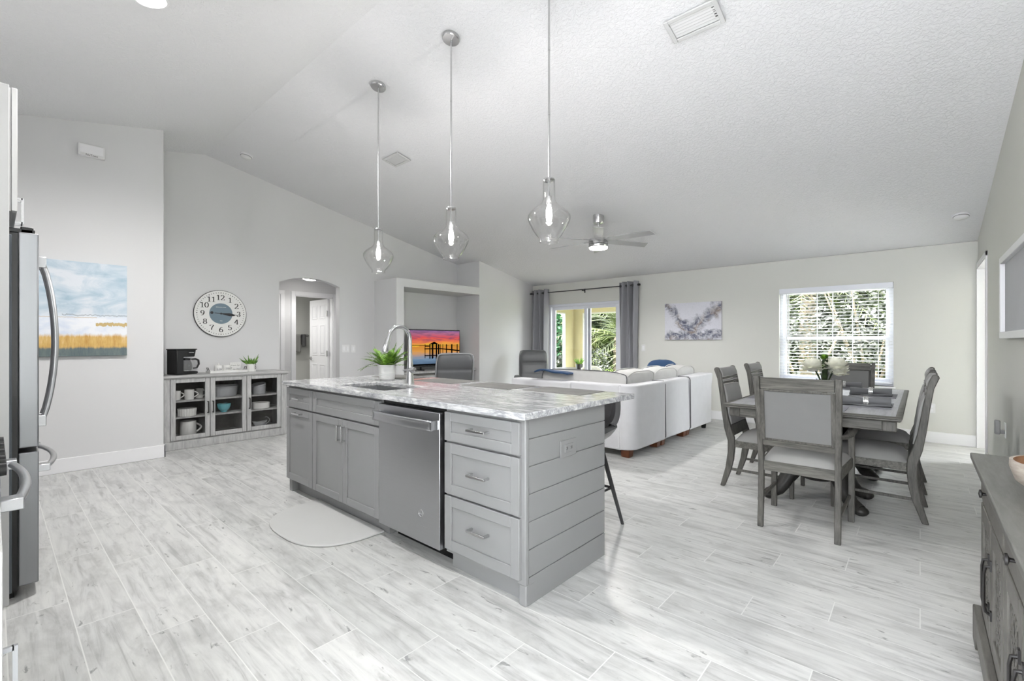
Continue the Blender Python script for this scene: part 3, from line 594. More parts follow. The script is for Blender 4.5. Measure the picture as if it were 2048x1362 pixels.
for i in range(6):
    a = va+R(60*i); b_ = G()
    b_.prism([(0.11, -0.045), (0.20, -0.058), (0.735, -0.066), (0.765, 0.066), (0.20, 0.058), (0.11, 0.045)], 'z', -0.004, 0.004)
    b_.xf(Matrix.Translation((0, 0, ZF(2.572))) @ Matrix.Rotation(a, 4, 'Z') @ Matrix.Rotation(R(-13), 4, 'X'))
    bo = b_.build('blade', 'blade', fan, bevel=0.002)
    q_ = G().box(0.09, 0.21, -0.025, 0.025, 0.004, 0.010); q_.xf(Matrix.Translation((0, 0, ZF(2.572))) @ Matrix.Rotation(a, 4, 'Z') @ Matrix.Rotation(R(-13), 4, 'X')); q_.build('blade_arm', 'nickel', bo)

# ------------------------------------------------------------------ kitchen island
IX0, IX1, IYF, IYB = -3.94, -1.372, 1.642, 2.36
isl = thing('kitchen_island', 'long grey shaker kitchen island with shiplap end and drawers', 'kitchen island', ((IX0+IX1)/2, 2.0, 0))
c = G(); c.box(IX0, -3.33, IYF, IYB, 0.1, 0.88); c.box(-2.63, -2.556, IYF, IYB, 0.1, 0.88); c.box(-3.33, -2.63, IYF, 1.705, 0.1, 0.88); c.box(-3.33, -2.63, 2.09, IYB, 0.1, 0.88); c.box(-3.33, -2.63, 1.705, 2.09, 0.1, 0.66); c.box(-1.93, IX1-0.03, IYF, IYB, 0.1, 0.88); c.box(-2.556, -1.93, IYB-0.06, IYB, 0.1, 0.88)
c.box(IX0, -2.556, IYF+0.055, IYB-0.02, 0, 0.1); c.box(-1.93, IX1-0.03, IYF+0.045, IYB-0.02, 0, 0.1); c.box(IX0, IX0+0.05, IYF+0.005, IYF+0.06, 0, 0.1)
c.build('carcass', 'cab', isl, world=True, smooth=None)
shb = G(); zs = [0.0, 0.132, 0.262, 0.392, 0.522, 0.652, 0.782, 0.88]
for i in range(7): shb.box(IX1-0.03, IX1, IYF+0.02, IYB, zs[i]+(0.0025 if i else 0), zs[i+1]-0.0025)
shb.box(IX1-0.03, IX1-0.006, IYF+0.02, IYB, 0, 0.88)
shb.build('shiplap_panel', 'cab', isl, world=True, bevel=0.0012, seg=1)
G().box(IX1-0.05, IX1+0.004, IYF-0.004, IYF+0.024, 0.1, 0.88).box(IX1-0.045, IX1+0.0005, IYF+0.004, IYF+0.07, 0, 0.101).build('corner_post', 'cab', isl, world=True, bevel=0.006)
G().box(IX0-0.002, IX0+0.02, IYF+0.02, IYB+0.0, 0.0, 0.88).build('end_panel', 'cab', isl, world=True)
YD0, YD1 = 1.62, 1.641
def shaker(x0, x1, z0, z1, name, rail=0.052, hs=None, hdir='h', hx=None, hz=None, hl=0.11):
    f = G(); f.frame(x0, x1, z0, z1, rail, YD0, YD1); f.box(x0+rail-0.002, x1-rail+0.002, YD0+0.009, YD1, z0+rail-0.002, z1-rail+0.002)
    o = f.build(name, 'cab', isl, world=True, bevel=0.003)
    if hx is not None:
        h = G(); y = YD0-0.028
        if hdir == 'h':
            h.box(hx-hl/2, hx+hl/2, y-0.005, y+0.005, hz-0.006, hz+0.006)
            for s in (-1, 1): h.box(hx+s*(hl/2-0.006)-0.006, hx+s*(hl/2-0.006)+0.006, y, YD0+0.012, hz-0.006, hz+0.006)
        else:
            h.box(hx-0.006, hx+0.006, y-0.005, y+0.005, hz-hl/2, hz+hl/2)
            for s in (-1, 1): h.box(hx-0.006, hx+0.006, y, YD0+0.012, hz+s*(hl/2-0.006)-0.006, hz+s*(hl/2-0.006)+0.006)
        h.build('handle', 'nickel', o, world=True, bevel=0.0015)
    return o
shaker(-3.938, -3.478, 0.705, 0.862, 'drawer', hx=-3.708, hz=0.783)
shaker(-3.938, -3.478, 0.112, 0.693, 'door', hx=-3.708, hz=0.665, hl=0.13)
shaker(-3.468, -2.56, 0.705, 0.862, 'false_drawer_front')
shaker(-3.468, -3.016, 0.112, 0.693, 'door', hdir='v', hx=-3.045, hz=0.60)
shaker(-3.012, -2.56, 0.112, 0.693, 'door', hdir='v', hx=-2.985, hz=0.60)
shaker(-1.924, -1.392, 0.708, 0.862, 'drawer', 0.05, hx=-1.658, hz=0.79, hl=0.13)
shaker(-1.924, -1.392, 0.424, 0.697, 'drawer', 0.055, hx=-1.658, hz=0.56, hl=0.13)
shaker(-1.924, -1.392, 0.125, 0.413, 'drawer', 0.055, hx=-1.658, hz=0.28, hl=0.13)
# worktop with the sink cut-out
SKX0, SKX1, SKY0, SKY1 = -3.30, -2.66, 1.72, 2.075
ct = G(); CX0, CX1, CY0, CY1, CZ0, CZ1 = -3.965, -1.335, 1.592, 2.66, 0.882, 0.914
vs = []; 
for z in (CZ0, CZ1):
    vs += [(CX0, CY0, z), (CX1, CY0, z), (CX1, CY1, z), (CX0, CY1, z), (SKX0, SKY0, z), (SKX1, SKY0, z), (SKX1, SKY1, z), (SKX0, SKY1, z)]
fs = []
for i in range(4):
    j = (i+1) % 4
    fs += [(8+i, 8+j, 12+j, 12+i), (j, i, 4+i, 4+j), (i, j, 8+j, 8+i), (4+j, 4+i, 12+i, 12+j)]
ct.add(vs, fs)
cto = ct.build('island_worktop', 'stone', None, bevel=0.004); tag(cto, 'grey and white veined stone worktop covering the kitchen island', 'countertop')
sk = thing('kitchen_sink', 'undermount stainless steel sink set in the island worktop', 'sink', ((SKX0+SKX1)/2, (SKY0+SKY1)/2, 0.68))
b = G(); t_ = 0.006; zb = 0.70
b.box(SKX0-t_, SKX0, SKY0-t_, SKY1+t_, zb, 0.8815); b.box(SKX1, SKX1+t_, SKY0-t_, SKY1+t_, zb, 0.8815); b.box(SKX0, SKX1, SKY0-t_, SKY0, zb, 0.8815); b.box(SKX0, SKX1, SKY1, SKY1+t_, zb, 0.8815); b.box(SKX0-t_, SKX1+t_, SKY0-t_, SKY1+t_, zb-t_, zb)
b.build('basin', 'sinksteel', sk, world=True, bevel=0.003)
G().lathe([(0.0, 0.001), (0.045, 0.001), (0.05, 0.004), (0.05, 0.0)], ((SKX0+SKX1)/2, 1.95, zb), 24).build('drain', 'nickel', sk, world=True)
# dishwasher
dw = thing('dishwasher', 'stainless steel dishwasher built into the island', 'dishwasher', (-2.243, 1.95, 0.0))
DX0, DX1 = -2.546, -1.942
G().box(DX0, DX1, 1.648, 2.28, 0.1, 0.872).box(DX0+0.02, DX1-0.02, 1.74, 2.2, 0.0, 0.1).build('tub', 'black', dw, world=True)
G().box(DX0+0.006, DX1-0.006, 1.606, 1.646, 0.105, 0.852).build('door', 'steel', dw, world=True, bevel=0.004)
h = G(); hz = 0.785
h.grid(lambda u, v: (DX0+0.012+(DX1-DX0-0.03)*u, 1.555-0.012*math.sin(PI*u)+0.006*(1-abs(2*v-1)), hz-0.026+0.052*v), 18, 5)
h.box(DX0+0.012, DX0+0.03, 1.556, 1.608, hz-0.024, hz+0.024); h.box(DX1-0.032, DX1-0.016, 1.556, 1.608, hz-0.024, hz+0.024)
ho = h.build('handle', 'steel', dw, world=True); ho.modifiers.new('thick', 'SOLIDIFY').thickness = 0.012
lg = G(); lx, lz = -2.11, 0.272
lg.tube([(lx+0.020*math.cos(2*PI*i/24), 1.6045, lz+0.020*math.sin(2*PI*i/24)) for i in range(24)], 0.0016, 6, closed=True)
def swirl(P0): lg.tube([(lx+a, 1.6045, lz+b2) for a, b2 in P0], 0.0012, 6)
swirl([(-0.002, 0.009), (-0.008, 0.008), (-0.011, 0.0), (-0.007, -0.008), (-0.001, -0.004), (-0.003, 0.0), (-0.001, 0.003)]); swirl([(0.009, 0.007), (0.004, 0.009), (0.002, 0.004), (0.006, 0.001), (0.001, -0.003), (0.004, -0.009), (0.011, -0.006)])
lg.build('round_badge', 'chrome', dw, world=True)
# outlet on shiplap
ol = thing('wall_outlet', 'grey double power outlet on the shiplap end of the island', 'outlet', (IX1+0.003, 1.99, 0.69))
G().box(IX1+0.0005, IX1+0.007, 1.915, 2.055, 0.645, 0.733).build('plate', 'outletgrey', ol, world=True, bevel=0.003)
o2 = G().box(IX1+0.006, IX1+0.010, 1.948, 2.022, 0.667, 0.711).build('receptacle', 'outletgrey', ol, world=True, bevel=0.002)
s_ = G()
for y in (1.965, 2.005):
    s_.box(IX1+0.0095, IX1+0.0105, y-0.007, y-0.003, 0.693, 0.695).box(IX1+0.0095, IX1+0.0105, y+0.002, y+0.006, 0.683, 0.697).box(IX1+0.0095, IX1+0.0105, y-0.006, y+0.0, 0.683, 0.685)
s_.build('slot', 'ink', o2, world=True)
# faucet
fc = thing('kitchen_faucet', 'chrome gooseneck pull-down faucet behind the island sink', 'faucet', (-2.985, 2.165, 0.914))
G().lathe([(0.0, 0.0), (0.034, 0.0), (0.032, 0.012), (0.027, 0.06), (0.024, 0.115), (0.0235, 0.16)], n=24).build('body', 'chrome', fc)
pts = [(0, 0, 0.155), (0, 0, 0.26), (0, 0, 0.34)]
dv = Vector((0.05, -1, 0)).normalized(); rr = 0.10
for i in range(1, 15):
    a = PI*i/14*0.93; q = dv*(rr-rr*math.cos(a)); pts.append((q.x, q.y, 0.34+rr*math.sin(a)))
G().tube(pts, [0.022, 0.0165, 0.0152]+[0.0152]*14, 14).build('gooseneck', 'chrome', fc)
e0 = Vector(pts[-1]); tt = (Vector(pts[-1])-Vector(pts[-2])).normalized()
G().tube([e0, e0+tt*0.02, e0+tt*0.06, e0+tt*0.115, e0+tt*0.12], [0.016, 0.0185, 0.0205, 0.026, 0.024], 16).build('spray_head', 'chrome', fc)
h = G().lathe([(0.0, -0.02), (0.021, -0.018), (0.023, 0.0), (0.023, 0.05), (0.02, 0.058), (0.0, 0.06)], (0.0, 0, 0.105), 20, 'x'); h.tube([(0.045, 0.0, 0.105), (0.06, -0.03, 0.107), (0.055, -0.105, 0.109)], [0.007, 0.0075, 0.0065], 10)
h.build('lever_handle', 'chrome', fc)
# fern
def frond(gd, base, az, L, rise, droop, nl=15, wl=0.045, rnd=None):
    pts = []
    for i in range(nl+1):
        t = i/nl; rr_ = L*(t*math.cos(rise*(1-t*droop*0.5))); z = L*(t*math.sin(rise)-droop*t*t*0.75)
        pts.append(Vector((base[0]+rr_*math.cos(az), base[1]+rr_*math.sin(az), base[2]+z)))
    gd.tube(pts, [0.0016*(1-0.6*i/nl) for i in range(nl+1)], 4)
    sd_ = Vector((-math.sin(az), math.cos(az), 0))
    for i in range(1, nl+1):
        t = i/nl; tg = (pts[i]-pts[i-1]).normalized(); ll = wl*(0.35+1.2*math.sin(PI*min(0.97, t*0.82+0.14)))*(1 if i < nl else 0.5)
        for s in (-1, 1):
            dr_ = (sd_*s*0.86+tg*0.5).normalized(); dr_.z += rnd.uniform(-0.15, 0.12); up = Vector((0, 0, 1)); wv = tg*0.0048
            a = pts[i]; gd.add([a-wv*0.6, a+dr_*ll*0.45-wv, a+dr_*ll, a+dr_*ll*0.45+wv, a+wv*0.6], [(0, 1, 2, 3, 4)])
rnd = random.Random(5)
fp = thing('potted_fern', 'bright green fern in a ridged white pot on the island', 'potted plant', (-3.385, 2.22, 0.914))
pr = [(0.0, 0.0), (0.058, 0.0), (0.062, 0.004)]
for i in range(7): z = 0.012+i*0.0075; r = 0.0625+0.011*(z/0.13); pr += [(r+0.0012, z), (r-0.0006, z+0.0045)]
pr += [(0.0745, 0.122), (0.076, 0.128), (0.0735, 0.130), (0.070, 0.126), (0.068, 0.11), (0.0, 0.11)]
G().lathe(pr, n=36).build('pot', 'sandy', fp)
G().lathe([(0.0695, 0.112), (0.0, 0.116)], n=24).build('soil', 'soil', fp)
fg = G()
for i in range(46):
    az = rnd.uniform(0, 2*PI); k = i/46
    frond(fg, (0.025*math.cos(az), 0.025*math.sin(az), 0.112), az, rnd.uniform(0.13, 0.25), R(rnd.uniform(30, 84)), rnd.uniform(0.05, 0.6), 16, 0.026, rnd)
for az, L, rs, dp in ((R(205), 0.27, R(35), 0.95), (R(30), 0.27, R(40), 0.45), (R(60), 0.26, R(62), 0.15), (R(190), 0.24, R(62), 0.35), (R(225), 0.25, R(15), 0.5), (R(25), 0.24, R(15), 0.3)): frond(fg, (0, 0, 0.112), az, L, rs, dp, 20, 0.032, rnd)
fg.build('foliage', 'fern', fp, smooth=None)
# placemats on the worktop
def placemat(x0, x1, y0, y1, label, z=0.914, mat_='mat', grp='grey woven placemats on the island'):
    g_ = G().box(x0, x1, y0, y1, z, z+0.003); o = g_.build('placemat', mat_, None, bevel=0.001); tag(o, label, 'placemat', grp); return o
placemat(-1.995, -1.535, 2.36, 2.645, 'grey woven placemat on the island, nearest the shiplap end')
placemat(-2.56, -2.09, 2.32, 2.62, 'grey woven placemat on the island, second from the shiplap end')
placemat(-3.17, -2.70, 2.34, 2.645, 'grey woven placemat on the island behind the faucet, third from the shiplap end')
placemat(-3.80, -3.34, 2.33, 2.645, 'grey woven placemat on the island behind the potted fern')
# comfort mat on the floor
mt_ = G(); po = []
x0, x1, y0, y1 = -3.50, -2.60, 1.21, 1.69; cx_ = (x0+x1)/2
po += [(x1, y1), (x0, y1)]
for i in range(21):
    a = PI*i/20; po.append((cx_-(x1-x0)/2*math.copysign(abs(math.cos(a))**0.75, math.cos(a)), y1-0.06-(y1-0.06-y0)*abs(math.sin(a))**0.72))
mt_.prism(po, 'z', 0.0005, 0.014); o = mt_.build('floor_mat', 'floormat', None, bevel=0.006, seg=3); tag(o, 'pale grey D-shaped kitchen mat on the floor before the island sink', 'floor mat')

# bar stool at the island end
st = thing('bar_stool', 'dark grey bucket bar stool with black splayed legs behind the island', 'bar stool', (-1.73, 2.63, 0))
def shell(off):
    def fn(u, v):
        # u across (-1..1), v from the front lip over the seat and up the back
        x = 2*u-1; t = v
        if t < 0.5: y = -0.20+0.36*(t/0.5); z = 0.60-0.02*math.sin(PI*t/0.5)
        else: q = (t-0.5)/0.5; y = 0.16+0.075*math.sin(q*PI/2)**0.8; z = 0.60+0.27*q**1.25
        wv = 0.215*(1-0.10*abs(2*t-1)**3); lift = 0.11*abs(x)**3*(0.35+0.65*math.sin(PI*min(1, t+0.1)))
        if t >= 0.5: y -= 0.13*abs(x)**2.2*(1-((t-0.5)/0.5)*0.35); lift *= 1-(t-0.5)/0.5
        return (x*wv, y+off[0]*0.3, z+lift+off[1])
    return fn
a = G().grid(shell((0, 0)), 19, 21).build('seat_shell', 'stoolgrey', st, smooth=70); a.modifiers.new('thick', 'SOLIDIFY').thickness = 0.035; 
b_ = a.modifiers.new('round', 'BEVEL'); b_.width = 0.012; b_.segments = 3; b_.limit_method = 'ANGLE'; b_.angle_limit = R(50)
G().box(-0.13, 0.13, -0.12, 0.12, 0.535, 0.552).build('seat_plate', 'blackmetal', st)
for sx in (-1, 1):
    for sy in (-1, 1): G().tube([(sx*0.11, sy*0.10, 0.545), (sx*0.218, sy*0.208, 0.0)], [0.017, 0.011], 8).build('leg', 'blackmetal', st)
G().tube([(sx*0.165, sy*0.157, 0.25) for sx, sy in ((-1, -1), (1, -1), (1, 1), (-1, 1))], 0.009, 8, closed=True).build('footrest', 'blackmetal', st)

# ------------------------------------------------------------------ kitchen at the left edge
fr = thing('refrigerator', 'stainless steel french-door refrigerator with bowed bar handles', 'refrigerator', (-3.71, -0.2, 0))
RX0, RX1 = -4.165, -3.255
G().box(RX0+0.005, RX1-0.005, -0.63, 0.062, 0.03, 1.755).build('body', 'fridgebody', fr, world=True, bevel=0.004)
G().box(RX0+0.015, RX1-0.012, 0.055, 0.082, 0.035, 1.765).build('gasket', 'black', fr, world=True)
xm = (RX0+RX1)/2
def fdoor(x0, x1, z0, z1, nm):
    q = G(); n = 8; po = [(x0, 0.082), (x0, 0.150)]
    po = [(x0, 0.082), (x1, 0.082), (x1, 0.152)]+[(x1+(x0-x1)*i/n, 0.152+0.006*math.sin(PI*i/n)) for i in range(1, n)]+[(x0, 0.152)]
    q.prism(po, 'z', z0, z1); return q.build(nm, 'steelv', fr, world=True, bevel=0.006, seg=3)
d1 = fdoor(RX0, xm-0.003, 0.722, 1.77, 'door'); d2 = fdoor(xm+0.003, RX1, 0.722, 1.77, 'door'); d3 = fdoor(RX0, RX1, 0.055, 0.70, 'freezer_drawer')
def bow(par, p0, p1, out, vert):
    h = G(); n = 14; P = []
    for i in range(n+1):
        t = i/n; a = Vector(p0).lerp(Vector(p1), t); a.y += 0.028+out*math.sin(PI*t)**0.75; P.append(a)
    h.tube(P, 0.014, 10, sx=0.8)
    for p in (p0, p1):
        if vert: h.box(p[0]-0.015, p[0]+0.015, p[1]-0.012, p[1]+0.045, p[2]-0.03, p[2]+0.03)
        else: h.box(p[0]-0.03, p[0]+0.03, p[1]-0.012, p[1]+0.045, p[2]-0.017, p[2]+0.017)
    h.build('handle', 'steel', par, world=True, bevel=0.003)
bow(d2, (xm+0.045, 0.155, 0.80), (xm+0.045, 0.155, 1.68), 0.055, True); bow(d1, (xm-0.045, 0.155, 0.80), (xm-0.045, 0.155, 1.68), 0.055, True)
bow(d3, (RX0+0.1, 0.152, 0.60), (RX1-0.1, 0.152, 0.60), 0.05, False)
hq = G(); hq.box(RX1-0.10, RX1-0.02, 0.03, 0.14, 1.768, 1.79); hq.box(RX1-0.07, RX1-0.02, 0.09, 0.135, 1.768, 1.80); hq.box(RX0+0.02, RX0+0.1, 0.03, 0.14, 1.768, 1.79); hq.build('hinge_cover', 'black', fr, world=True, bevel=0.004)
G().box(RX0+0.03, RX1-0.03, -0.05, 0.07, 0.0, 0.045).build('toe_grille', 'black', fr, world=True)
tp = G().box(-3.238, -3.198, -0.655, 0.052, 0, 2.445).build('tall_panel', 'cabwhite', None, bevel=0.002); tag(tp, 'tall white cabinet end panel beside the refrigerator', 'cabinet panel')
uc = thing('wall_cabinet', 'white cabinet mounted above the refrigerator', 'cabinet', (-3.72, -0.3, 1.86))
G().box(-4.2, -3.245, -0.655, 0.058, 1.862, 2.45).build('carcass', 'cabwhite', uc, world=True)
for x0, x1, hx in ((-4.198, -3.724, -3.76), (-3.72, -3.247, -3.69)):
    f = G(); f.frame(x0, x1, 1.866, 2.455, 0.055, 0.060, 0.080); f.box(x0+0.05, x1-0.05, 0.061, 0.070, 1.91, 2.41); dd = f.build('door', 'cabwhite', uc, world=True, bevel=0.003)
    h = G(); h.box(hx-0.005, hx+0.005, 0.105, 0.115, 1.885, 2.025); h.box(hx-0.005, hx+0.005, 0.078, 0.11, 1.885, 1.895); h.box(hx-0.005, hx+0.005, 0.078, 0.11, 2.015, 2.025); h.build('handle', 'nickel', dd, world=True)
rg = thing('kitchen_range', 'stainless steel oven range with a bowed bar handle at the left edge', 'oven', (-2.32, -0.3, 0))
GX0, GX1 = -2.70, -1.94
G().box(GX0, GX1, -0.64, 0.0, 0.03, 0.905).build('body', 'black', rg, world=True)
G().box(GX0, GX1, -0.64, 0.01, 0.905, 0.92).build('cooktop', 'black', rg, world=True, bevel=0.003)
od = G().box(GX0+0.004, GX1-0.004, -0.005, 0.016, 0.27, 0.81).build('oven_door', 'steelv', rg, world=True, bevel=0.004)
bow(od, (GX0+0.06, 0.018, 0.765), (GX1-0.06, 0.018, 0.765), 0.03, False)
G().box(GX0+0.12, GX1-0.12, 0.015, 0.0175, 0.36, 0.66).build('oven_window', 'black', od, world=True)
G().box(GX0+0.004, GX1-0.004, -0.005, 0.014, 0.09, 0.26).build('storage_drawer', 'steelv', rg, world=True, bevel=0.004)
G().prism([(0.0, 0.82), (0.016, 0.82), (0.004, 0.902), (-0.01, 0.902)], 'x', GX0+0.002, GX1-0.002).build('control_panel', 'steelv', rg, world=True)
kn = G()
for i in range(5): kn.lathe([(0.02, 0.0), (0.019, 0.018), (0.0, 0.02)], (GX0+0.1+i*0.14, 0.01, 0.86), 16, 'y')
kn.build('knob', 'black', rg, world=True)
bc = thing('base_cabinet', 'white kitchen base cabinet nearest the camera at the left edge', 'cabinet', (-1.55, -0.3, 0))
G().box(-1.93, -1.2, -0.655, -0.008, 0.1, 0.88).box(-1.93, -1.2, -0.655, -0.07, 0, 0.1).build('carcass', 'cabwhite', bc, world=True)
dd = G().frame(-1.925, -1.56, 0.11, 0.87, 0.055, -0.007, 0.012).box(-1.88, -1.60, -0.006, 0.003, 0.16, 0.82).build('door', 'cabwhite', bc, world=True, bevel=0.003)
dd = G().frame(-1.555, -1.205, 0.11, 0.87, 0.055, -0.007, 0.012).box(-1.51, -1.25, -0.006, 0.003, 0.16, 0.82).build('door', 'cabwhite', bc, world=True, bevel=0.003)
h = G(); h.box(-1.243, -1.235, 0.024, 0.031, 0.56, 0.685); h.box(-1.243, -1.235, 0.01, 0.026, 0.56, 0.568); h.box(-1.243, -1.235, 0.01, 0.026, 0.677, 0.685); h.build('handle', 'steelv', dd, world=True)
wt = G().box(-1.935, -1.2, -0.655, 0.008, 0.882, 0.914).build('kitchen_worktop', 'stone', None, bevel=0.003); tag(wt, 'short veined stone worktop on the white base cabinet beside the oven', 'countertop')

# ------------------------------------------------------------------ dining set
TX0, TX1, TY0, TY1, TZ = -1.145, -0.082, 3.77, 5.99, 0.762
tb = thing('dining_table', 'weathered grey wooden dining table on scrolled pedestals by the window', 'dining table', ((TX0+TX1)/2, (TY0+TY1)/2, 0))
c = G()
def topring(x0, x1, y0, y1):
    # moulded edge profile swept round the rectangle
    prof = [(0.0, TZ), (0.028, TZ), (0.034, TZ-0.004), (0.035, TZ-0.012), (0.028, TZ-0.016), (0.03, TZ-0.024), (0.022, TZ-0.032), (0.0, TZ-0.032)]
    vs = []
    for o, z in prof:
        e = o-0.035
        vs += [(x0-e*1.0-0.0, y0-e, z), (x1+e, y0-e, z), (x1+e, y1+e, z), (x0-e, y1+e, z)]
    n = len(prof); fs = [(i*4+j, i*4+(j+1) % 4, ((i+1) % n)*4+(j+1) % 4, ((i+1) % n)*4+j) for i in range(n-1) for j in range(4)]
    return vs, fs
c.add(*topring(TX0, TX1, TY0, TY1)); c.build('edge_moulding', 'dineh', tb, world=True, smooth=50)
tp = G()
for a, b in ((TY0+0.034, 4.325), (4.327, 5.40), (5.402, TY1-0.034)): tp.box(TX0+0.034, TX1-0.034, a, b, TZ-0.03, TZ+0.0006)
tp.build('tabletop', 'tabletop', tb, world=True, bevel=0.001)
ap = G(); ax0, ax1, ay0, ay1 = TX0+0.03, TX1-0.03, TY0+0.045, TY1-0.045
ap.box(ax0+0.05, ax1-0.05, ay0+0.012, ay0+0.034, 0.665, 0.73); ap.box(ax0+0.05, ax1-0.05, ay1-0.034, ay1-0.012, 0.665, 0.73); ap.box(ax0+0.012, ax0+0.034, ay0+0.05, ay1-0.05, 0.665, 0.73); ap.box(ax1-0.034, ax1-0.012, ay0+0.05, ay1-0.05, 0.665, 0.73)
ap.box(ax0+0.04, ax1-0.04, ay0+0.006, ay0+0.012, 0.66, 0.672)
ap.build('apron', 'dineh', tb, world=True, bevel=0.003)
for x in (ax0, ax1-0.075):
    for y in (ay0, ay1-0.075): G().box(x, x+0.075, y, y+0.075, 0.66, 0.73).build('corner_block', 'dine', tb, world=True, bevel=0.008)
for yc, fy in ((4.33, -1), (5.43, 1)):
    pd = G(); pd.lathe([(0.16, 0.73), (0.15, 0.69), (0.085, 0.66), (0.075, 0.6), (0.105, 0.52), (0.115, 0.45), (0.085, 0.37), (0.075, 0.33), (0.11, 0.30), (0.12, 0.20), (0.10, 0.16), (0.0, 0.15)], (-0.61, yc, 0), 20)
    po = pd.build('pedestal', 'dinedark', tb, world=True)
    for sx in (-1, 1):
        for sy in (-1, 1):
            f = G(); cen = [(0.08, 0.30), (0.14, 0.29), (0.20, 0.22), (0.25, 0.13), (0.30, 0.068), (0.345, 0.05), (0.385, 0.043)]
            dx, dy = sx*0.78, sy*0.62; P = [(-0.61+dx*r, yc+dy*r, z) for r, z in cen]
            f.tube(P, [0.07, 0.075, 0.066, 0.056, 0.05, 0.046, 0.036], 12, sx=0.9); f.ell((-0.61+dx*0.375, yc+dy*0.375, 0.034), (0.05, 0.05, 0.034), 16, 8)
            f.build('scroll_foot', 'dinedark', po, world=True)
G().prism([(4.4, 0.20), (4.4, 0.30), (4.65, 0.27), (4.88, 0.22), (5.1, 0.27), (5.36, 0.30), (5.36, 0.20), (5.1, 0.15), (4.88, 0.125), (4.65, 0.15)], 'x', -0.635, -0.585).build('stretcher', 'dinedark', tb, world=True, bevel=0.006)

# side chair: local +y is the front
FRONT = [(-0.061-.28+.0, 1.013), (-0.041-.28, .959), (-.014-.28, .804), (.016-.28, .602), (.04-.28, .508), (.068-.28, .425), (.071-.28, .338), (.061-.28, .239), (.04-.28, .144), (.013-.28, .068), (-.011-.28, 0.0)]
BACK = [(-.046-.28, 0.0), (-.028-.28, .069), (-.004-.28, .163), (.014-.28, .294), (.014-.28, .394), (-.014-.28, .498), (-.034-.28, .627), (-.051-.28, .781), (-.071-.28, .92), (-.098-.28, .995), (-.094-.28, 1.010), (-.08-.28, 1.018)]
def side_chair():
    t = thing('dining_chair', 'side chair', 'chair', (0, 0, 0), group='upholstered side chairs along the dining table')
    for s in (-1, 1): G().prism(FRONT+BACK, 'x', s*0.222-0.016, s*0.222+0.016).build('rear_leg', 'dine', t, bevel=0.005)
    fr_ = lambda z: [p for p in FRONT if p[1] >= z]
    def yf(z):
        for (y1, z1), (y0, z0) in zip(FRONT, FRONT[1:]):
            if z0 <= z <= z1: return y0+(y1-y0)*(z-z0)/(z1-z0)
        return FRONT[0][0]
    def pad(z0, z1, out, th, nm, mat_, n=8):
        zs_ = [z0+(z1-z0)*i/n for i in range(n+1)]; po = [(yf(z)+out*math.sin(PI*min(1, max(0, (z-z0)/(z1-z0)*0.94+0.03)))**0.4, z) for z in zs_]+[(yf(z)-th, z) for z in reversed(zs_)]
        return G().prism(po, 'x', -0.206, 0.206).build(nm, mat_, t, bevel=0.006, seg=3)
    pad(0.53, 0.865, 0.016, 0.026, 'back_pad', 'seatfab'); pad(0.872, 0.888, 0.004, 0.024, 'back_slat', 'dine', 2); pad(0.894, 0.906, 0.008, 0.02, 'back_pad', 'seatfab', 2); pad(0.912, 0.928, 0.004, 0.024, 'back_slat', 'dine', 2); pad(0.934, 1.008, 0.012, 0.028, 'crest_pad', 'seatfab', 5)
    pad(0.44, 0.525, 0.0, 0.022, 'back_rail', 'dine', 3)
    sr = G(); sr.box(-0.205, 0.205, -0.205, -0.18, 0.345, 0.405); sr.box(-0.215, 0.215, 0.20, 0.225, 0.345, 0.405)
    for s in (-1, 1): sr.box(s*0.218-0.013, s*0.218+0.013, -0.21, 0.205, 0.345, 0.405)
    sr.build('seat_rail', 'dineh', t, bevel=0.003)
    s = G()
    def top(u, v):
        x = (2*u-1); y = (2*v-1); hgt = 0.078*(1-abs(x)**3.2)**0.5*(1-abs(y)**3.2)**0.5
        return (x*(0.232+0.012*v), y*0.226+0.012, 0.402+hgt)
    s.grid(top, 17, 17); s.grid(lambda u, v: top(u, v)[:2]+(0.4,), 2, 2); s.build('seat', 'seatfab', t, smooth=60)
    for q in (-1, 1):
        L = G(); L.prism([(q*0.225-0.02, 0.19), (q*0.225+0.02, 0.19), (q*0.225+0.02, 0.228), (q*0.225-0.02, 0.228)], 'z', 0.0, 0.40); 
        L.v = [(x if z > 0.1 else q*0.225+(x-q*0.225)*0.72, y if z > 0.1 else 0.209+(y-0.209)*0.72, z) for x, y, z in L.v]
        L.build('front_leg', 'dine', t, bevel=0.004)
        G().box(q*0.222-0.008, q*0.222+0.008, -0.235, 0.20, 0.145, 0.165).build('stretcher', 'dine', t, bevel=0.003)
    return t
ch = side_chair()
ch.location = (-0.28, 4.42, 0); ch.rotation_euler = (0, 0, PI/2); ch['label'] = 'grey upholstered side chair on the right of the table, nearest the sideboard'
dup(ch, (-0.28, 5.23, 0), PI/2, 'grey upholstered side chair on the right of the table, half hidden behind another')
dup(ch, (-0.965, 4.40, 0), -PI/2, 'grey upholstered side chair at the left of the table, nearest the sofa')
dup(ch, (-0.985, 5.38, 0), -PI/2, 'grey upholstered side chair at the left of the table, nearest the window')
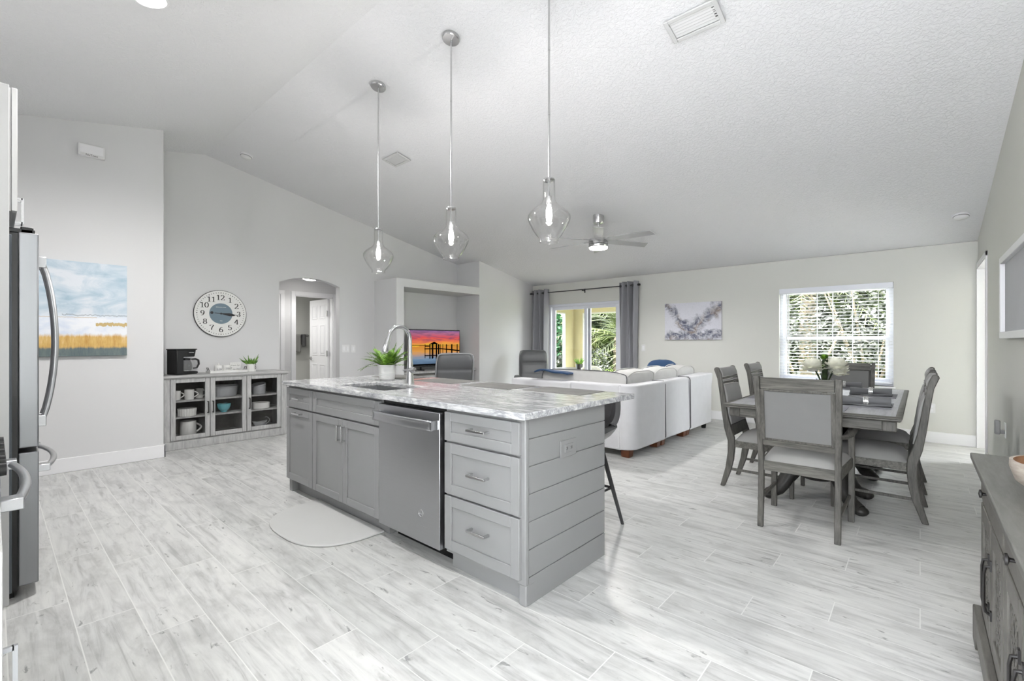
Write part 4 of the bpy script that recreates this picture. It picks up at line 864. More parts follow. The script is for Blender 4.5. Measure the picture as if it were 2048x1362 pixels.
# host chair: local +y front, arms
def host_chair():
    t = thing('dining_armchair', 'armchair', 'armchair', (0, 0, 0), group='upholstered armchairs at the ends of the dining table')
    W = 0.213
    lean = [(-0.265, 0.0), (-0.25, 0.16), (-0.238, 0.33), (-0.238, 0.43), (-0.252, 0.58), (-0.282, 0.80), (-0.315, 1.012)]
    for s in (-1, 1):
        po = [(y+0.016*(0.9 if z < .2 else 1.1), z) for y, z in lean]+[(y-0.016*(0.9 if z < .2 else 1.1), z) for y, z in reversed(lean)]
        L = G().prism(po, 'x', s*W-0.017, s*W+0.017); L.v = [(x+s*0.012*max(0, (z-0.45))/0.55, y, z) for x, y, z in L.v]; L.build('rear_leg', 'dine', t, bevel=0.004)
    def yb(z):
        for (y0, z0), (y1, z1) in zip(lean, lean[1:]):
            if z0 <= z <= z1: return y0+(y1-y0)*(z-z0)/(z1-z0)
    def slab(z0, z1, f, b, x, nm, mat_, bev=0.003):
        n = 5; zs_ = [z0+(z1-z0)*i/n for i in range(n+1)]; return G().prism([(yb(min(z, 1.01))+f, z) for z in zs_]+[(yb(min(z, 1.01))-b, z) for z in reversed(zs_)], 'x', -x, x).build(nm, mat_, t, bevel=bev, seg=3)
    slab(0.928, 1.004, 0.012, 0.012, 0.203, 'top_rail', 'dineh'); slab(0.548, 0.585, 0.012, 0.012, 0.203, 'bottom_rail', 'dineh')
    slab(0.592, 0.922, 0.028, 0.010, 0.190, 'back_pad', 'seatfabshade', 0.006)
    f = G()
    for x0, x1, z0, z1 in ((-0.207, -0.183, 0.586, 0.927), (0.183, 0.207, 0.586, 0.927), (-0.183, 0.183, 0.586, 0.599), (-0.183, 0.183, 0.914, 0.927)):
        f.prism([(yb(z0)-0.008, z0), (yb(z0)-0.0165, z0), (yb(z1)-0.0165, z1), (yb(z1)-0.008, z1)], 'x', x0, x1)
    f.build('back_bead', 'dine', t, bevel=0.003)
    sr = G(); sr.box(-0.2, 0.2, -0.252, -0.226, 0.378, 0.442); sr.box(-0.23, 0.23, 0.245, 0.27, 0.378, 0.442)
    for s in (-1, 1): sr.prism([(s*0.20, -0.24), (s*0.226, -0.24), (s*0.248, 0.26), (s*0.222, 0.26)], 'z', 0.378, 0.442)
    sr.build('seat_rail', 'dineh', t, bevel=0.003)
    def top(u, v):
        x = 2*u-1; y = 2*v-1; h_ = 0.075*(1-abs(x)**3.2)**0.5*(1-abs(y)**3.2)**0.5; return (x*(0.212+0.03*v), y*0.25+0.01, 0.438+h_)
    G().grid(top, 17, 17).build('seat', 'seatfab', t, smooth=60)
    for s in (-1, 1):
        L = G(); L.prism([(0.215, 0.0), (0.245, 0.0), (0.268, 0.38), (0.262, 0.50), (0.25, 0.63), (0.205, 0.63), (0.215, 0.50), (0.222, 0.38)], 'x', s*0.236-0.018, s*0.236+0.018); L.build('front_leg', 'dine', t, bevel=0.004)
        A = G(); n = 14; P = []
        for i in range(n+1):
            q = i/n; P.append((s*(0.222+0.035*math.sin(q*PI*0.55)), -0.262+0.545*q, 0.655-0.028*math.sin(q*PI)+(0.012 if q > 0.9 else 0)))
        A.tube(P, [0.016+0.006*q/n for q in range(n+1)], 10, sx=0.8, up=(0, 0, 1)); A.lathe([(0.0, -0.028), (0.026, -0.026), (0.028, 0.0), (0.026, 0.026), (0.0, 0.028)], (P[-1][0], P[-1][1]-0.008, P[-1][2]-0.012), 16, 'x'); A.build('arm', 'dine', t)
        G().box(s*0.226-0.009, s*0.226+0.009, -0.25, 0.225, 0.165, 0.187).build('stretcher', 'dine', t, bevel=0.003)
    return t
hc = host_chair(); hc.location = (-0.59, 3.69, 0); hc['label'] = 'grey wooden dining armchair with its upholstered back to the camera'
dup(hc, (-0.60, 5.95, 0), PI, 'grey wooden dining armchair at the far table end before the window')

# table settings
def setting(x0, x1, y0, y1, side, label):
    o = placemat(x0, x1, y0, y1, 'dark woven placemat '+label, TZ+0.0006, 'mat2', 'woven placemats on the dining table')
    return o
def napkin(loc, rz, label):
    t = thing('napkin_roll', label, 'napkin', loc, rz, 'rolled charcoal napkins with sparkly rings')
    n = G()
    def fn(u, v):
        a = 2*PI*u; r = 0.036*(1+0.10*math.sin(2*a+5*v)+0.05*math.sin(3*a)); k = 0.8 if abs(v-0.5) < 0.06 else 1.0
        k *= 0.93+0.14*abs(2*v-1); return ((v-0.5)*0.29, r*k*math.cos(a)*1.15, 0.033+r*k*math.sin(a)*0.9)
    n.grid(fn, 24, 25, True); n.add([fn(i/24, 0) for i in range(24)], [tuple(range(24))]); n.add([fn(i/24, 1) for i in range(24)], [tuple(range(24))]); n.build('napkin', 'napkin', t, smooth=50)
    f = G()
    f.grid(lambda u, v: ((v-0.5)*0.30, -0.036+0.012*u, 0.004+0.018*u+0.004*math.sin(9*v)), 4, 12); fo = f.build('napkin_edge', 'napkin', t, smooth=60); fo.modifiers.new('thick', 'SOLIDIFY').thickness = 0.003
    r = G()
    for k in (-0.012, -0.004, 0.004, 0.012):
        r.tube([(k, 0.038*math.cos(2*PI*i/24), 0.034+0.033*math.sin(2*PI*i/24)) for i in range(24)], 0.0042, 6, closed=True)
    r.build('napkin_ring', 'ring', t)
setting(-0.475, -0.15, 4.16, 4.58, 0, 'under the right-hand napkin roll nearest the camera')
setting(-0.475, -0.15, 4.98, 5.40, 0, 'under the right-hand napkin roll farther along')
setting(-0.80, -0.385, 3.86, 4.14, 0, 'on the table just behind the nearest armchair')
setting(-1.10, -0.80, 4.22, 4.58, 0, 'at the left side of the table near the sofa')
setting(-1.10, -0.80, 5.10, 5.52, 0, 'at the left side of the table near the window')
setting(-0.82, -0.40, 5.62, 5.92, 0, 'under the napkin before the far armchair')
zt = TZ+0.004
napkin((-0.30, 4.275, zt), R(3), 'rolled charcoal napkin with sparkly ring at the right-hand place nearest the camera')
napkin((-0.325, 5.12, zt), R(2), 'rolled charcoal napkin with sparkly ring at the right-hand place farther along')
napkin((-0.58, 5.74, zt), R(2), 'rolled napkin lying before the far armchair behind the flowers')
# flower centrepiece
fl = thing('flower_arrangement', 'ivory peonies with dark stems in a clear vase on the dining table', 'flowers', (-0.63, 4.85, TZ+0.0006))
G().lathe([(0.0, 0.0), (0.05, 0.0), (0.055, 0.01), (0.05, 0.06), (0.058, 0.13), (0.064, 0.15), (0.061, 0.15), (0.055, 0.13), (0.047, 0.06), (0.05, 0.014), (0.0, 0.01)], n=28).build('vase', 'shade', fl)
rnd = random.Random(11); sg = G()
for i in range(16):
    a = rnd.uniform(0, 2*PI); sg.tube([(0.02*math.cos(a+2), 0.02*math.sin(a+2), 0.015), (0.03*math.cos(a), 0.03*math.sin(a), 0.13), (0.07*math.cos(a), 0.07*math.sin(a), 0.22)], 0.0028, 5)
sg.tube([(0, 0, 0.02), (0.005, 0, 0.32)], 0.022, 8); sg.build('stems', 'stem', fl)
def peony(c0, rad, seed, nm='peony', mat_='petal'):
    r_ = random.Random(seed); p = G(); p.ell(c0, (rad*0.55, rad*0.55, rad*0.45), 14, 8)
    for ring, n, tilt_, ln in ((0, 7, 75, 0.7), (1, 9, 52, 0.9), (2, 10, 28, 1.0), (3, 11, 5, 1.05), (4, 10, -22, 1.0)):
        for i in range(n):
            az = 2*PI*i/n+ring*0.37+r_.uniform(-.15, .15); tl = R(tilt_+r_.uniform(-9, 9)); L = rad*ln
            s0 = len(p.v)
            p.grid(lambda u, v: (L*(0.12+0.88*v), (u-0.5)*L*1.0*math.sin(PI*(0.12+0.76*v))**0.6, L*(0.42*v*v*0.6-0.20*(2*u-1)**2*v*-1.0)+0.02*L*math.sin(9*u+ring)), 6, 6)
            p.xf(Matrix.Translation(c0) @ Matrix.Rotation(az, 4, 'Z') @ Matrix.Rotation(-tl, 4, 'Y'), s0)
    return p.build(nm, mat_, fl, smooth=60)
peony((-0.085, -0.01, 0.245), 0.088, 1); peony((0.085, 0.0, 0.26), 0.085, 2); peony((0.10, 0.05, 0.205), 0.07, 3); peony((-0.02, 0.10, 0.235), 0.075, 4); peony((0.005, -0.01, 0.335), 0.032, 5, 'bud', 'fern')
lf = G()
for i in range(40):
    a = rnd.uniform(0, 2*PI); r_ = rnd.uniform(0.0, 0.05); z = rnd.uniform(0.24, 0.34); b0 = Vector((r_*math.cos(a), r_*math.sin(a), z)); dd = Vector((math.cos(a), math.sin(a), rnd.uniform(-.2, .8))).normalized()*0.028; sdv = Vector((-math.sin(a), math.cos(a), 0))*0.008
    lf.add([b0, b0+dd*0.5+sdv, b0+dd, b0+dd*0.5-sdv], [(0, 1, 2, 3)])
lf.build('leaves', 'fern', fl, smooth=None)

# ------------------------------------------------------------------ sectional sofa
so = thing('sectional_sofa', 'light grey L-shaped sectional sofa with its back to the dining table', 'sofa', (-2.6, 5.4, 0))
SXF = -2.245
def sback(poly, y0, y1, nm='back_panel'):
    return G().prism(poly, 'y', y0, y1).build(nm, 'sofa', so, world=True, bevel=0.03, seg=4)
# rounded corner module: plan outline extruded up
pl = [(-3.02, 4.43), (-2.40, 4.43)]
for i in range(9): a = -PI/2+PI/2*i/8; pl.append((-2.40+0.155*math.cos(a), 4.585+0.155*math.sin(a)))
pl += [(SXF, 5.262), (SXF-0.20, 5.262), (SXF-0.20, 4.64), (-3.02, 4.64)]
c = G(); c.prism(pl, 'z', 0.085, 0.772); c.build('corner_back', 'sofa', so, world=True, bevel=0.022, seg=4, smooth=50)
sback([(SXF, 0.085), (SXF-0.02, 0.775), (SXF-0.20, 0.775), (SXF-0.20, 0.085)], 5.274, 6.046)
c = G(); c.prism([(6.058, 0.085), (6.86, 0.085), (6.87, 0.60), (6.92, 0.765), (6.90, 0.79), (6.058, 0.777)], 'x', SXF-0.20, SXF); c.build('back_panel', 'sofa', so, world=True, bevel=0.03, seg=4)
G().box(-3.95, -3.03, 4.43, 4.64, 0.085, 0.772).build('back_panel', 'sofa', so, world=True, bevel=0.03, seg=4)
for x0, x1, y0, y1 in ((-3.1, SXF-0.19, 4.63, 5.26), (-3.1, SXF-0.19, 5.268, 6.052), (-3.1, SXF-0.19, 6.06, 6.70), (-3.95, -3.105, 4.63, 5.40)):
    G().box(x0, x1, y0, y1, 0.085, 0.33).build('seat_base', 'sofa', so, world=True, bevel=0.02, seg=3)
    G().box(x0, x1, y0, y1, 0.33, 0.50).build('seat_cushion', 'sofacush', so, world=True, bevel=0.05, seg=4)
G().box(-3.1, SXF-0.19, 6.70, 6.87, 0.085, 0.62).build('arm', 'sofa', so, world=True, bevel=0.04, seg=4)
G().box(-4.12, -3.955, 4.44, 5.38, 0.085, 0.62).build('arm', 'sofa', so, world=True, bevel=0.04, seg=4)
def cushion(c0, r, rot=(0, 0, 0), seed=0, pipe=True, p=4.2, mat_='sofacush', nm='back_cushion', par=None, pm='piping'):
    g_ = G(); g_.ell((0, 0, 0), r, 36, 22, p, 0.012, seed); mt = Matrix.Translation(c0) @ Matrix.Rotation(rot[2], 4, 'Z') @ Matrix.Rotation(rot[1], 4, 'Y') @ Matrix.Rotation(rot[0], 4, 'X')
    g_.xf(mt); o = g_.build(nm, mat_, par or so, world=True, smooth=180)
    if pipe:
        q = G()
        for sy in (-1, 1):
            P = []
            for i in range(48):
                a = 2*PI*i/48; ca, sa = math.cos(a), math.sin(a); sp = lambda v: math.copysign(abs(v)**(2/p), v)
                P.append(mt @ Vector((r[0]*0.985*sp(ca), sy*r[1]*0.80, r[2]*0.985*sp(sa)+0.006*math.sin(5*a))))
            q.tube(P, 0.006, 6, closed=True)
        q.build('piping', pm, o, world=True)
    return o
cushion((-3.015, 4.73, 0.70), (0.60, 0.115, 0.19), (R(-6), 0, 0), 3, p=7.0)
cushion((-2.545, 5.02, 0.715), (0.35, 0.125, 0.19), (R(6), 0, R(90)), 4, p=5.5, pm='sofacush')
cushion((-2.545, 5.72, 0.715), (0.34, 0.125, 0.192), (R(6), 0, R(90)), 5, p=5.5, pm='sofacush')
cushion((-2.555, 6.41, 0.71), (0.32, 0.125, 0.195), (R(6), 0, R(90)), 6, p=4.5, pm='sofacush')
for x, y in ((-2.36, 4.53), (-2.35, 5.20), (-2.35, 5.33), (-2.35, 6.0), (-2.35, 6.11), (-3.85, 4.55), (-3.0, 6.6)):
    f_ = G().box(x-0.055, x+0.055, y-0.055, y+0.055, 0.0, 0.086); f_.v = [(x+(a-x)*(0.82 if c_ < 0.01 else 1), y+(b-y)*(0.82 if c_ < 0.01 else 1), c_) for a, b, c_ in f_.v]; f_.build('foot', 'brownwood', so, world=True, bevel=0.006)
for y, zt_ in ((5.265, 0.765), (6.053, 0.768)): G().tube([(SXF-0.02, y, 0.09), (SXF+0.001, y, 0.12), (SXF-0.006, y, zt_-0.03), (SXF-0.025, y, zt_+0.006), (SXF-0.17, y, zt_+0.008)], 0.0065, 8).build('gap_shade_tube', 'piping', so, world=True)  # dark tubes put in for the shade in the gaps between sections
G().lathe([(0.03, 0.0), (0.04, 0.085)], (-2.33, 6.78, 0), 16).build('foot', 'black', so, world=True)
pil = thing('throw_pillow', 'navy plush throw pillow leaning on the far end of the sofa', 'pillow', (-2.80, 6.45, 0.50))
o = cushion((-2.80, 6.42, 0.755), (0.23, 0.075, 0.225), (R(-14), 0, R(8)), 9, False, 3.0, 'navy', 'pillow_cover', pil)
thr = G()
def tf(u, v):
    x = -3.62+0.50*u; s_ = v*0.62-0.1
    if s_ < 0.22: y, z = 4.60+s_, 0.887+0.006*math.sin(9*u+6*v)
    else: y, z = 4.82+0.03*(s_-0.22), 0.887-(s_-0.22)
    z += 0.014*math.sin(6*u+2*v)*(1-0.6*v)-0.02*abs(2*u-1)**3
    return (x, y, z)
thr.grid(tf, 24, 18); o = thr.build('throw_blanket', 'navy', None, smooth=80); o.modifiers.new('thick', 'SOLIDIFY').thickness = 0.018; tag(o, 'folded navy throw blanket draped over the sofa back cushion', 'blanket')

# recliners
def recliner():
    t = thing('recliner_chair', 'recliner', 'armchair', (0, 0, 0), group='charcoal leather recliners')
    G().lathe([(0.0, 0.0), (0.29, 0.0), (0.29, 0.02), (0.26, 0.04), (0.07, 0.055), (0.05, 0.09), (0.05, 0.25), (0, 0.25)], n=32).build('swivel_base', 'black', t)
    G().box(-0.27, 0.27, -0.26, 0.30, 0.25, 0.36).build('seat_frame', 'leather', t, bevel=0.04, seg=4)
    G().ell((0, 0.04, 0.40), (0.27, 0.31, 0.085), 32, 16, 4).build('seat_cushion', 'leather', t, smooth=180)
    def back(u, v):
        a = 2*PI*u; sp = lambda q, e: math.copysign(abs(q)**e, q)
        wv = 0.255*(1.0+0.06*math.sin(PI*v))*(1-0.12*max(0, v-0.85)/0.15); z = 0.36+0.71*v; th = 0.075*(1+0.28*math.sin(PI*min(1, max(0, (v-0.68)/0.30)))-0.22*math.exp(-((v-0.66)/0.03)**2)-0.10*math.exp(-((v-0.36)/0.03)**2))
        if v > 0.94: th *= math.sqrt(max(0.02, 1-((v-0.94)/0.06)**2)); wv *= (1-0.10*((v-0.94)/0.06)**2)
        return (wv*sp(math.cos(a), 0.35), -0.27-0.17*v+th*sp(math.sin(a), 0.6), z)
    bk = G().grid(back, 40, 44, True); bk.add([back(i/40, 1) for i in range(40)], [tuple(range(40))]); bko = bk.build('backrest', 'leather', t, smooth=60)
    pp = G(); P = []
    for i in range(31):
        q = i/30
        if q < 0.4: v = q/0.4*0.9; x = -0.262*(1.0+0.05*math.sin(PI*v))
        elif q > 0.6: v = (1-q)/0.4*0.9; x = 0.262*(1.0+0.05*math.sin(PI*v))
        else: k = (q-0.4)/0.2; a = PI*(1-k); v = 0.9+0.095*math.sin(a)**0.6; x = 0.262*math.copysign(abs(math.cos(a))**0.35, math.cos(a))
        P.append((x, -0.275-0.17*v-0.05, 0.36+0.71*v))
    pp.tube(P, 0.011, 8, up=(0, 1, 0)); pp.build('back_piping', 'leatherlt', bko)
    for s in (-1, 1):
        A = G(); A.prism([(-0.30, 0.22), (0.27, 0.22), (0.31, 0.30), (0.31, 0.52), (0.27, 0.585), (0.12, 0.60), (-0.30, 0.60)], 'x', s*0.335-0.055, s*0.335+0.055); A.build('armrest', 'leather', t, bevel=0.035, seg=4)
    return t
rc = recliner(); rc.location = (-5.36, 6.72, 0); rc.rotation_euler = (0, 0, R(-135)); rc['label'] = 'charcoal leather recliner facing the room beside the sliding door'
dup(rc, (-5.42, 4.68, 0), R(58), 'charcoal leather recliner seen from behind, in front of the television')
# TV and stand
ts = thing('tv_stand', 'grey wooden television stand in the wall niche', 'tv stand', (-6.5, 5.22, 0))
G().box(-6.79, -6.30, 4.42, 6.02, 0.06, 0.70).build('carcass', 'side', ts, world=True, bevel=0.004)
G().box(-6.80, -6.27, 4.39, 6.045, 0.70, 0.735).build('top', 'wash', ts, world=True, bevel=0.004)
for i in range(4):
    y0 = 4.44+i*0.39; f = G(); f.frame(y0, y0+0.375, 0.10, 0.66, 0.05, -6.30, -6.282, 'x'); f.box(-6.298, -6.29, y0+0.04, y0+0.335, 0.14, 0.62); dd = f.build('door', 'wash', ts, world=True, bevel=0.002)
    ky = y0+(0.335 if i % 2 == 0 else 0.04); G().box(-6.285, -6.25, ky-0.018, ky+0.018, 0.60, 0.64).build('knob', 'iron', dd, world=True, bevel=0.004)
for y in (4.47, 5.97):
    for x in (-6.74, -6.35): G().box(x-0.025, x+0.025, y-0.025, y+0.025, 0, 0.06).build('foot', 'wash', ts, world=True)
tv = thing('television', 'flat television showing a sunset over a pier in the niche', 'television', (-6.5, 5.26, 0.735))
TY_0, TY_1, TZ0, TZ1 = 4.68, 5.845, 0.795, 1.452
G().box(-6.53, -6.495, TY_0, TY_1, TZ0, TZ1).build('bezel', 'black', tv, world=True, bevel=0.004)
scr = G().box(-6.4955, -6.4935, TY_0+0.018, TY_1-0.012, TZ0+0.03, TZ1-0.018).build('screen', 'tv', tv, world=True, smooth=None)
si = G(); sy0, sy1, sz0, sz1 = TY_0+0.018, TY_1-0.012, TZ0+0.03, TZ1-0.018
Q = lambda a, b: (-6.4930, sy0+(sy1-sy0)*a, sz0+(sz1-sz0)*b)
def quad(a0, a1, b0, b1): si.add([Q(a0, b0), Q(a1, b0), Q(a1, b1), Q(a0, b1)], [(0, 1, 2, 3)])
quad(0, 0.3, 0.565, 0.583); quad(0.28, 1, 0.567, 0.58); quad(0, 1, 0.0, 0.035)
si.add([Q(0.37, 0.60), Q(0.56, 0.60), Q(0.50, 0.655), Q(0.47, 0.675), Q(0.44, 0.655)], [(0, 1, 2, 3, 4)])
for a, wv, b0 in ((0.285, 0.012, 0.20), (0.375, 0.022, 0.18), (0.42, 0.03, 0.18), (0.455, 0.012, 0.2), (0.50, 0.03, 0.16), (0.545, 0.03, 0.2), (0.59, 0.012, 0.2), (0.64, 0.012, 0.18), (0.71, 0.02, 0.15), (0.82, 0.028, 0.12), (0.94, 0.02, 0.12)): quad(a, a+wv, b0, 0.60)
si.add([Q(0.28, 0.455), Q(0.6, 0.455), Q(1, 0.38), Q(1, 0.42), Q(0.6, 0.485), Q(0.28, 0.485)], [(0, 1, 2, 3, 4, 5)]); quad(0.28, 0.6, 0.26, 0.285); quad(0.29, 0.38, 0.535, 0.56)
si.build('pier_picture', 'silhouette', scr, world=True, smooth=None)
lg = G()
for y in (4.95, 5.58): lg.box(-6.60, -6.42, y-0.012, y+0.012, 0.736, 0.748); lg.box(-6.52, -6.505, y-0.012, y+0.012, 0.74, 0.80)
lg.build('stand_foot', 'black', tv, world=True)
rm = G().box(-6.42, -6.37, 5.86, 6.0, 0.7355, 0.755).build('remote_control', 'black', None, bevel=0.004); tag(rm, 'black remote control lying on the right end of the television stand', 'remote')

# ------------------------------------------------------------------ glazed buffet cabinet under the clock
cb = thing('buffet_cabinet', 'grey-washed buffet cabinet with three glass doors under the clock', 'cabinet', (-6.58, 1.95, 0))
BX0, BX1, BY0, BY1 = -6.815, -6.38, 1.262, 2.625
c = G(); c.box(BX0, BX1, BY0, BY0+0.02, 0.08, 0.815); c.box(BX0, BX1, BY1-0.02, BY1, 0.08, 0.815); c.box(BX0, BX1, 1.722, 1.738, 0.08, 0.815); c.box(BX0, BX1, 2.122, 2.138, 0.08, 0.815); c.box(BX0, BX1, BY0, BY1, 0.085, 0.11); c.box(BX0, BX1, BY0, BY1, 0.795, 0.815)
c.build('carcass', 'wash', cb, world=True, smooth=None)
G().box(BX0, BX0+0.012, BY0+0.02, BY1-0.02, 0.11, 0.795).build('back_panel', 'side', cb, world=True)
for a, b in ((BY0, 1.335), (2.55, BY1)): G().box(BX1, -6.362, a, b, 0.08, 0.815).build('stile', 'wash', cb, world=True, bevel=0.003)
G().box(BX0, -6.352, BY0-0.004, BY1+0.004, 0.0, 0.092).build('plinth', 'wash', cb, world=True, bevel=0.006)
G().box(BX0, -6.335, BY0-0.03, BY1+0.03, 0.82, 0.848).box(BX0, -6.35, BY0-0.012, BY1+0.012, 0.808, 0.822).build('top', 'washtop', cb, world=True, bevel=0.004)
c = G()
for y0, y1 in ((BY0+0.02, 1.722), (1.738, 2.122), (2.138, BY1-0.02)):
    for z in (0.345, 0.535): c.box(BX0+0.012, -6.40, y0, y1, z, z+0.018)
c.build('shelf', 'wash', cb, world=True)
for y0, y1, hy in ((1.339, 1.728, 1.705), (1.734, 2.128, 1.757), (2.134, 2.546, 2.158)):
    f = G(); f.frame(y0, y1, 0.106, 0.812, 0.05, -6.382, -6.36, 'x'); do = f.build('door', 'wash', cb, world=True, bevel=0.005)
    G().box(-6.374, -6.371, y0+0.045, y1-0.045, 0.15, 0.765).build('pane', 'cabglass', do, world=True)
    h = G(); h.box(-6.335, -6.327, hy-0.006, hy+0.006, 0.39, 0.53); h.box(-6.362, -6.33, hy-0.006, hy+0.006, 0.39, 0.402); h.box(-6.362, -6.33, hy-0.006, hy+0.006, 0.518, 0.53); h.build('handle', 'iron', do, world=True, bevel=0.002)
SH1, SH2, SH0 = 0.554, 0.364, 0.111
def mug(loc, r, h_, ang, label, mat_='ceramic', group=None, tap=0.86):
    t = thing('mug', label, 'mug', loc, 0, group)
    G().lathe([(0.0, 0.002), (r*tap, 0.0), (r*(tap+0.08), 0.01), (r, h_), (r-0.004, h_), (r*0.9-0.002, 0.02), (0, 0.016)], n=28).build('cup', mat_, t, smooth=50)
    P = [(r*0.90+0.36*h_*math.sin(PI*i/12)*0.95, 0, h_*(0.22+0.60*i/12)) for i in range(13)]
    G().tube(P, 0.0065 if h_ < 0.14 else 0.010, 8).xf(Matrix.Rotation(ang, 4, 'Z')).build('handle', mat_, t); return t
mg = 'white mugs on the upper cabinet shelf'
mug((-6.50, 1.425, SH1), 0.043, 0.108, R(90), 'white mug at the left of the cabinet upper shelf', group=mg)
mug((-6.47, 1.545, SH1), 0.050, 0.118, R(80), 'white mug in the middle of the three on the cabinet shelf', group=mg)
mug((-6.58, 1.675, SH1), 0.043, 0.115, R(60), 'white mug standing behind, right of the other cabinet mugs', group=mg)
mug((-6.52, 1.545, SH0), 0.080, 0.185, R(95), 'large white jug-sized mug at the bottom left of the cabinet', group=None, tap=0.96)
t = thing('ribbed_bowl', 'white vertically ribbed bowl on the middle left cabinet shelf', 'bowl', (-6.50, 1.53, SH2))
g_ = G(); g_.grid(lambda u, v: ((0.093*(0.95+0.05*v)+0.002*math.copysign(1, math.sin(44*PI*u)))*math.cos(2*PI*u), (0.093*(0.95+0.05*v)+0.002*math.copysign(1, math.sin(44*PI*u)))*math.sin(2*PI*u), 0.085*v), 176, 3, True)
g_.lathe([(0.088, 0.085), (0.09, 0.088), (0.082, 0.084), (0.078, 0.012), (0.0, 0.008)], n=36); g_.lathe([(0.0, 0.0), (0.09, 0.0)], n=36); g_.build('ribbed_side', 'ceramic', t, smooth=None)
t = thing('casserole_dish', 'large grey oval casserole dish on the middle cabinet upper shelf', 'dish', (-6.57, 1.945, SH1))
G().lathe([(0.0, 0.0), (0.85, 0.0), (0.92, 0.02), (1.0, 0.118), (1.02, 0.128), (0.97, 0.128), (0.88, 0.02), (0, 0.012)], n=40).xf(Matrix.Diagonal((0.105, 0.152, 1, 1))).build('dish_body', 'greyceramic', t)
G().lathe([(0.9, 0.128), (1.0, 0.135), (0.95, 0.142), (0.0, 0.148)], n=40).xf(Matrix.Diagonal((0.1, 0.148, 1, 1))).build('lid', 'greyceramic', t)
t = thing('scalloped_bowl', 'teal scalloped footed bowl on the middle cabinet shelf', 'bowl', (-6.48, 1.91, SH2))
def sc(u, v):
    k = 1+0.055*abs(math.sin(6*2*PI*u/2))**0.7*min(1, v*3); pr_ = [(0.030, 0.0), (0.034, 0.008), (0.036, 0.018), (0.056, 0.04), (0.066, 0.07), (0.072, 0.10)]
    q = v*5; i = min(4, int(q)); f = q-i; r = pr_[i][0]+(pr_[i+1][0]-pr_[i][0])*f; z = pr_[i][1]+(pr_[i+1][1]-pr_[i][1])*f+(0.006*abs(math.sin(12*PI*u/2)) if v > 0.9 else 0)
    return (r*k*math.cos(2*PI*u), r*k*math.sin(2*PI*u), z)
o = G().grid(sc, 96, 22, True).build('bowl_body', 'teal', t, smooth=60); o.modifiers.new('thick', 'SOLIDIFY').thickness = 0.004
t = thing('canister_pot', 'grey ceramic pot with raised rim on the right cabinet upper shelf', 'pot', (-6.54, 2.335, SH1))
G().lathe([(0.0, 0.0), (0.078, 0.0), (0.08, 0.006), (0.082, 0.095), (0.078, 0.095), (0.075, 0.012), (0, 0.01)], n=36).build('pot_body', 'greyceramic', t)
G().grid(lambda u, v: (0.0815*math.cos(2*PI*u), 0.0815*math.sin(2*PI*u), 0.095+v*(0.035+0.018*math.cos(2*PI*u-2.2))), 36, 3, True).build('raised_rim', 'greyceramic', t).modifiers.new('thick', 'SOLIDIFY').thickness = 0.005
o = G().lathe([(0.0, 0.0), (0.098, 0.0), (0.104, 0.006), (0.106, 0.075), (0.100, 0.078), (0.096, 0.012), (0, 0.01)], (-6.50, 2.345, SH2), 40).build('round_dish', 'ceramic', None); tag(o, 'white straight-sided round dish on the right cabinet middle shelf', 'dish')
t = thing('gravy_boat', 'pale gravy boat with a looped handle at the cabinet bottom right', 'gravy boat', (-6.54, 2.355, SH0))
def gb(u, v): a = 2*PI*u; k = 0.6+0.4*v**0.6; return (0.055*k*math.cos(a), 0.085*k*math.sin(a)+(-0.015*v if math.sin(a) < -0.9 else 0), 0.075*v+0.018*v*(math.cos(2*a)*-0.5))
o = G().grid(gb, 36, 9, True).build('boat_body', 'greyceramic', t); o.modifiers.new('thick', 'SOLIDIFY').thickness = 0.004
G().tube([(0, 0.07+0.045*math.sin(PI*i/12), 0.03+0.10*i/12-0.0*i) for i in range(13)]+[(0, 0.055, 0.12)], 0.006, 8).build('handle', 'greyceramic', t)
# things on the buffet top
ZT = 0.848
cm = thing('coffee_maker', 'black drip coffee maker with glass carafe on the buffet cabinet', 'coffee maker', (-6.60, 1.475, ZT))
c = G(); c.prism([(-0.13, 0.0), (0.11, 0.0), (0.13, 0.012), (0.128, 0.032), (0.095, 0.038), (-0.045, 0.04), (-0.045, 0.21), (0.088, 0.21), (0.105, 0.295), (-0.13, 0.295)], 'x', -0.085, 0.085)
c.xf(Matrix.Rotation(R(22), 4, 'Z')); c.xf(Matrix.Translation((0, 0.035, 0))); c.build('housing', 'black', cm, bevel=0.012, seg=3)
mrot = Matrix.Translation((0, 0.035, 0)) @ Matrix.Rotation(R(22), 4, 'Z')
G().prism([(-0.135, 0.29), (0.112, 0.29), (0.114, 0.305), (-0.135, 0.305)], 'x', -0.09, 0.09).xf(mrot).build('lid', 'black', cm, bevel=0.005)
G().lathe([(0.0, 0.0), (0.062, 0.0), (0.062, 0.004), (0, 0.004)], (0, 0.03, 0.04), 28).xf(mrot).build('hot_plate', 'nickel', cm)
ca = G(); ca.lathe([(0.05, 0.0), (0.064, 0.012), (0.068, 0.05), (0.06, 0.1), (0.048, 0.118), (0.048, 0.126)], (0, 0.035, 0.046), 28, cap=False).xf(mrot); cao = ca.build('carafe', 'carafe', cm)
G().lathe([(0.049, 0.122), (0.052, 0.13), (0.05, 0.145), (0.0, 0.150)], (0, 0.035, 0.046), 28).xf(mrot).build('carafe_lid', 'black', cao)
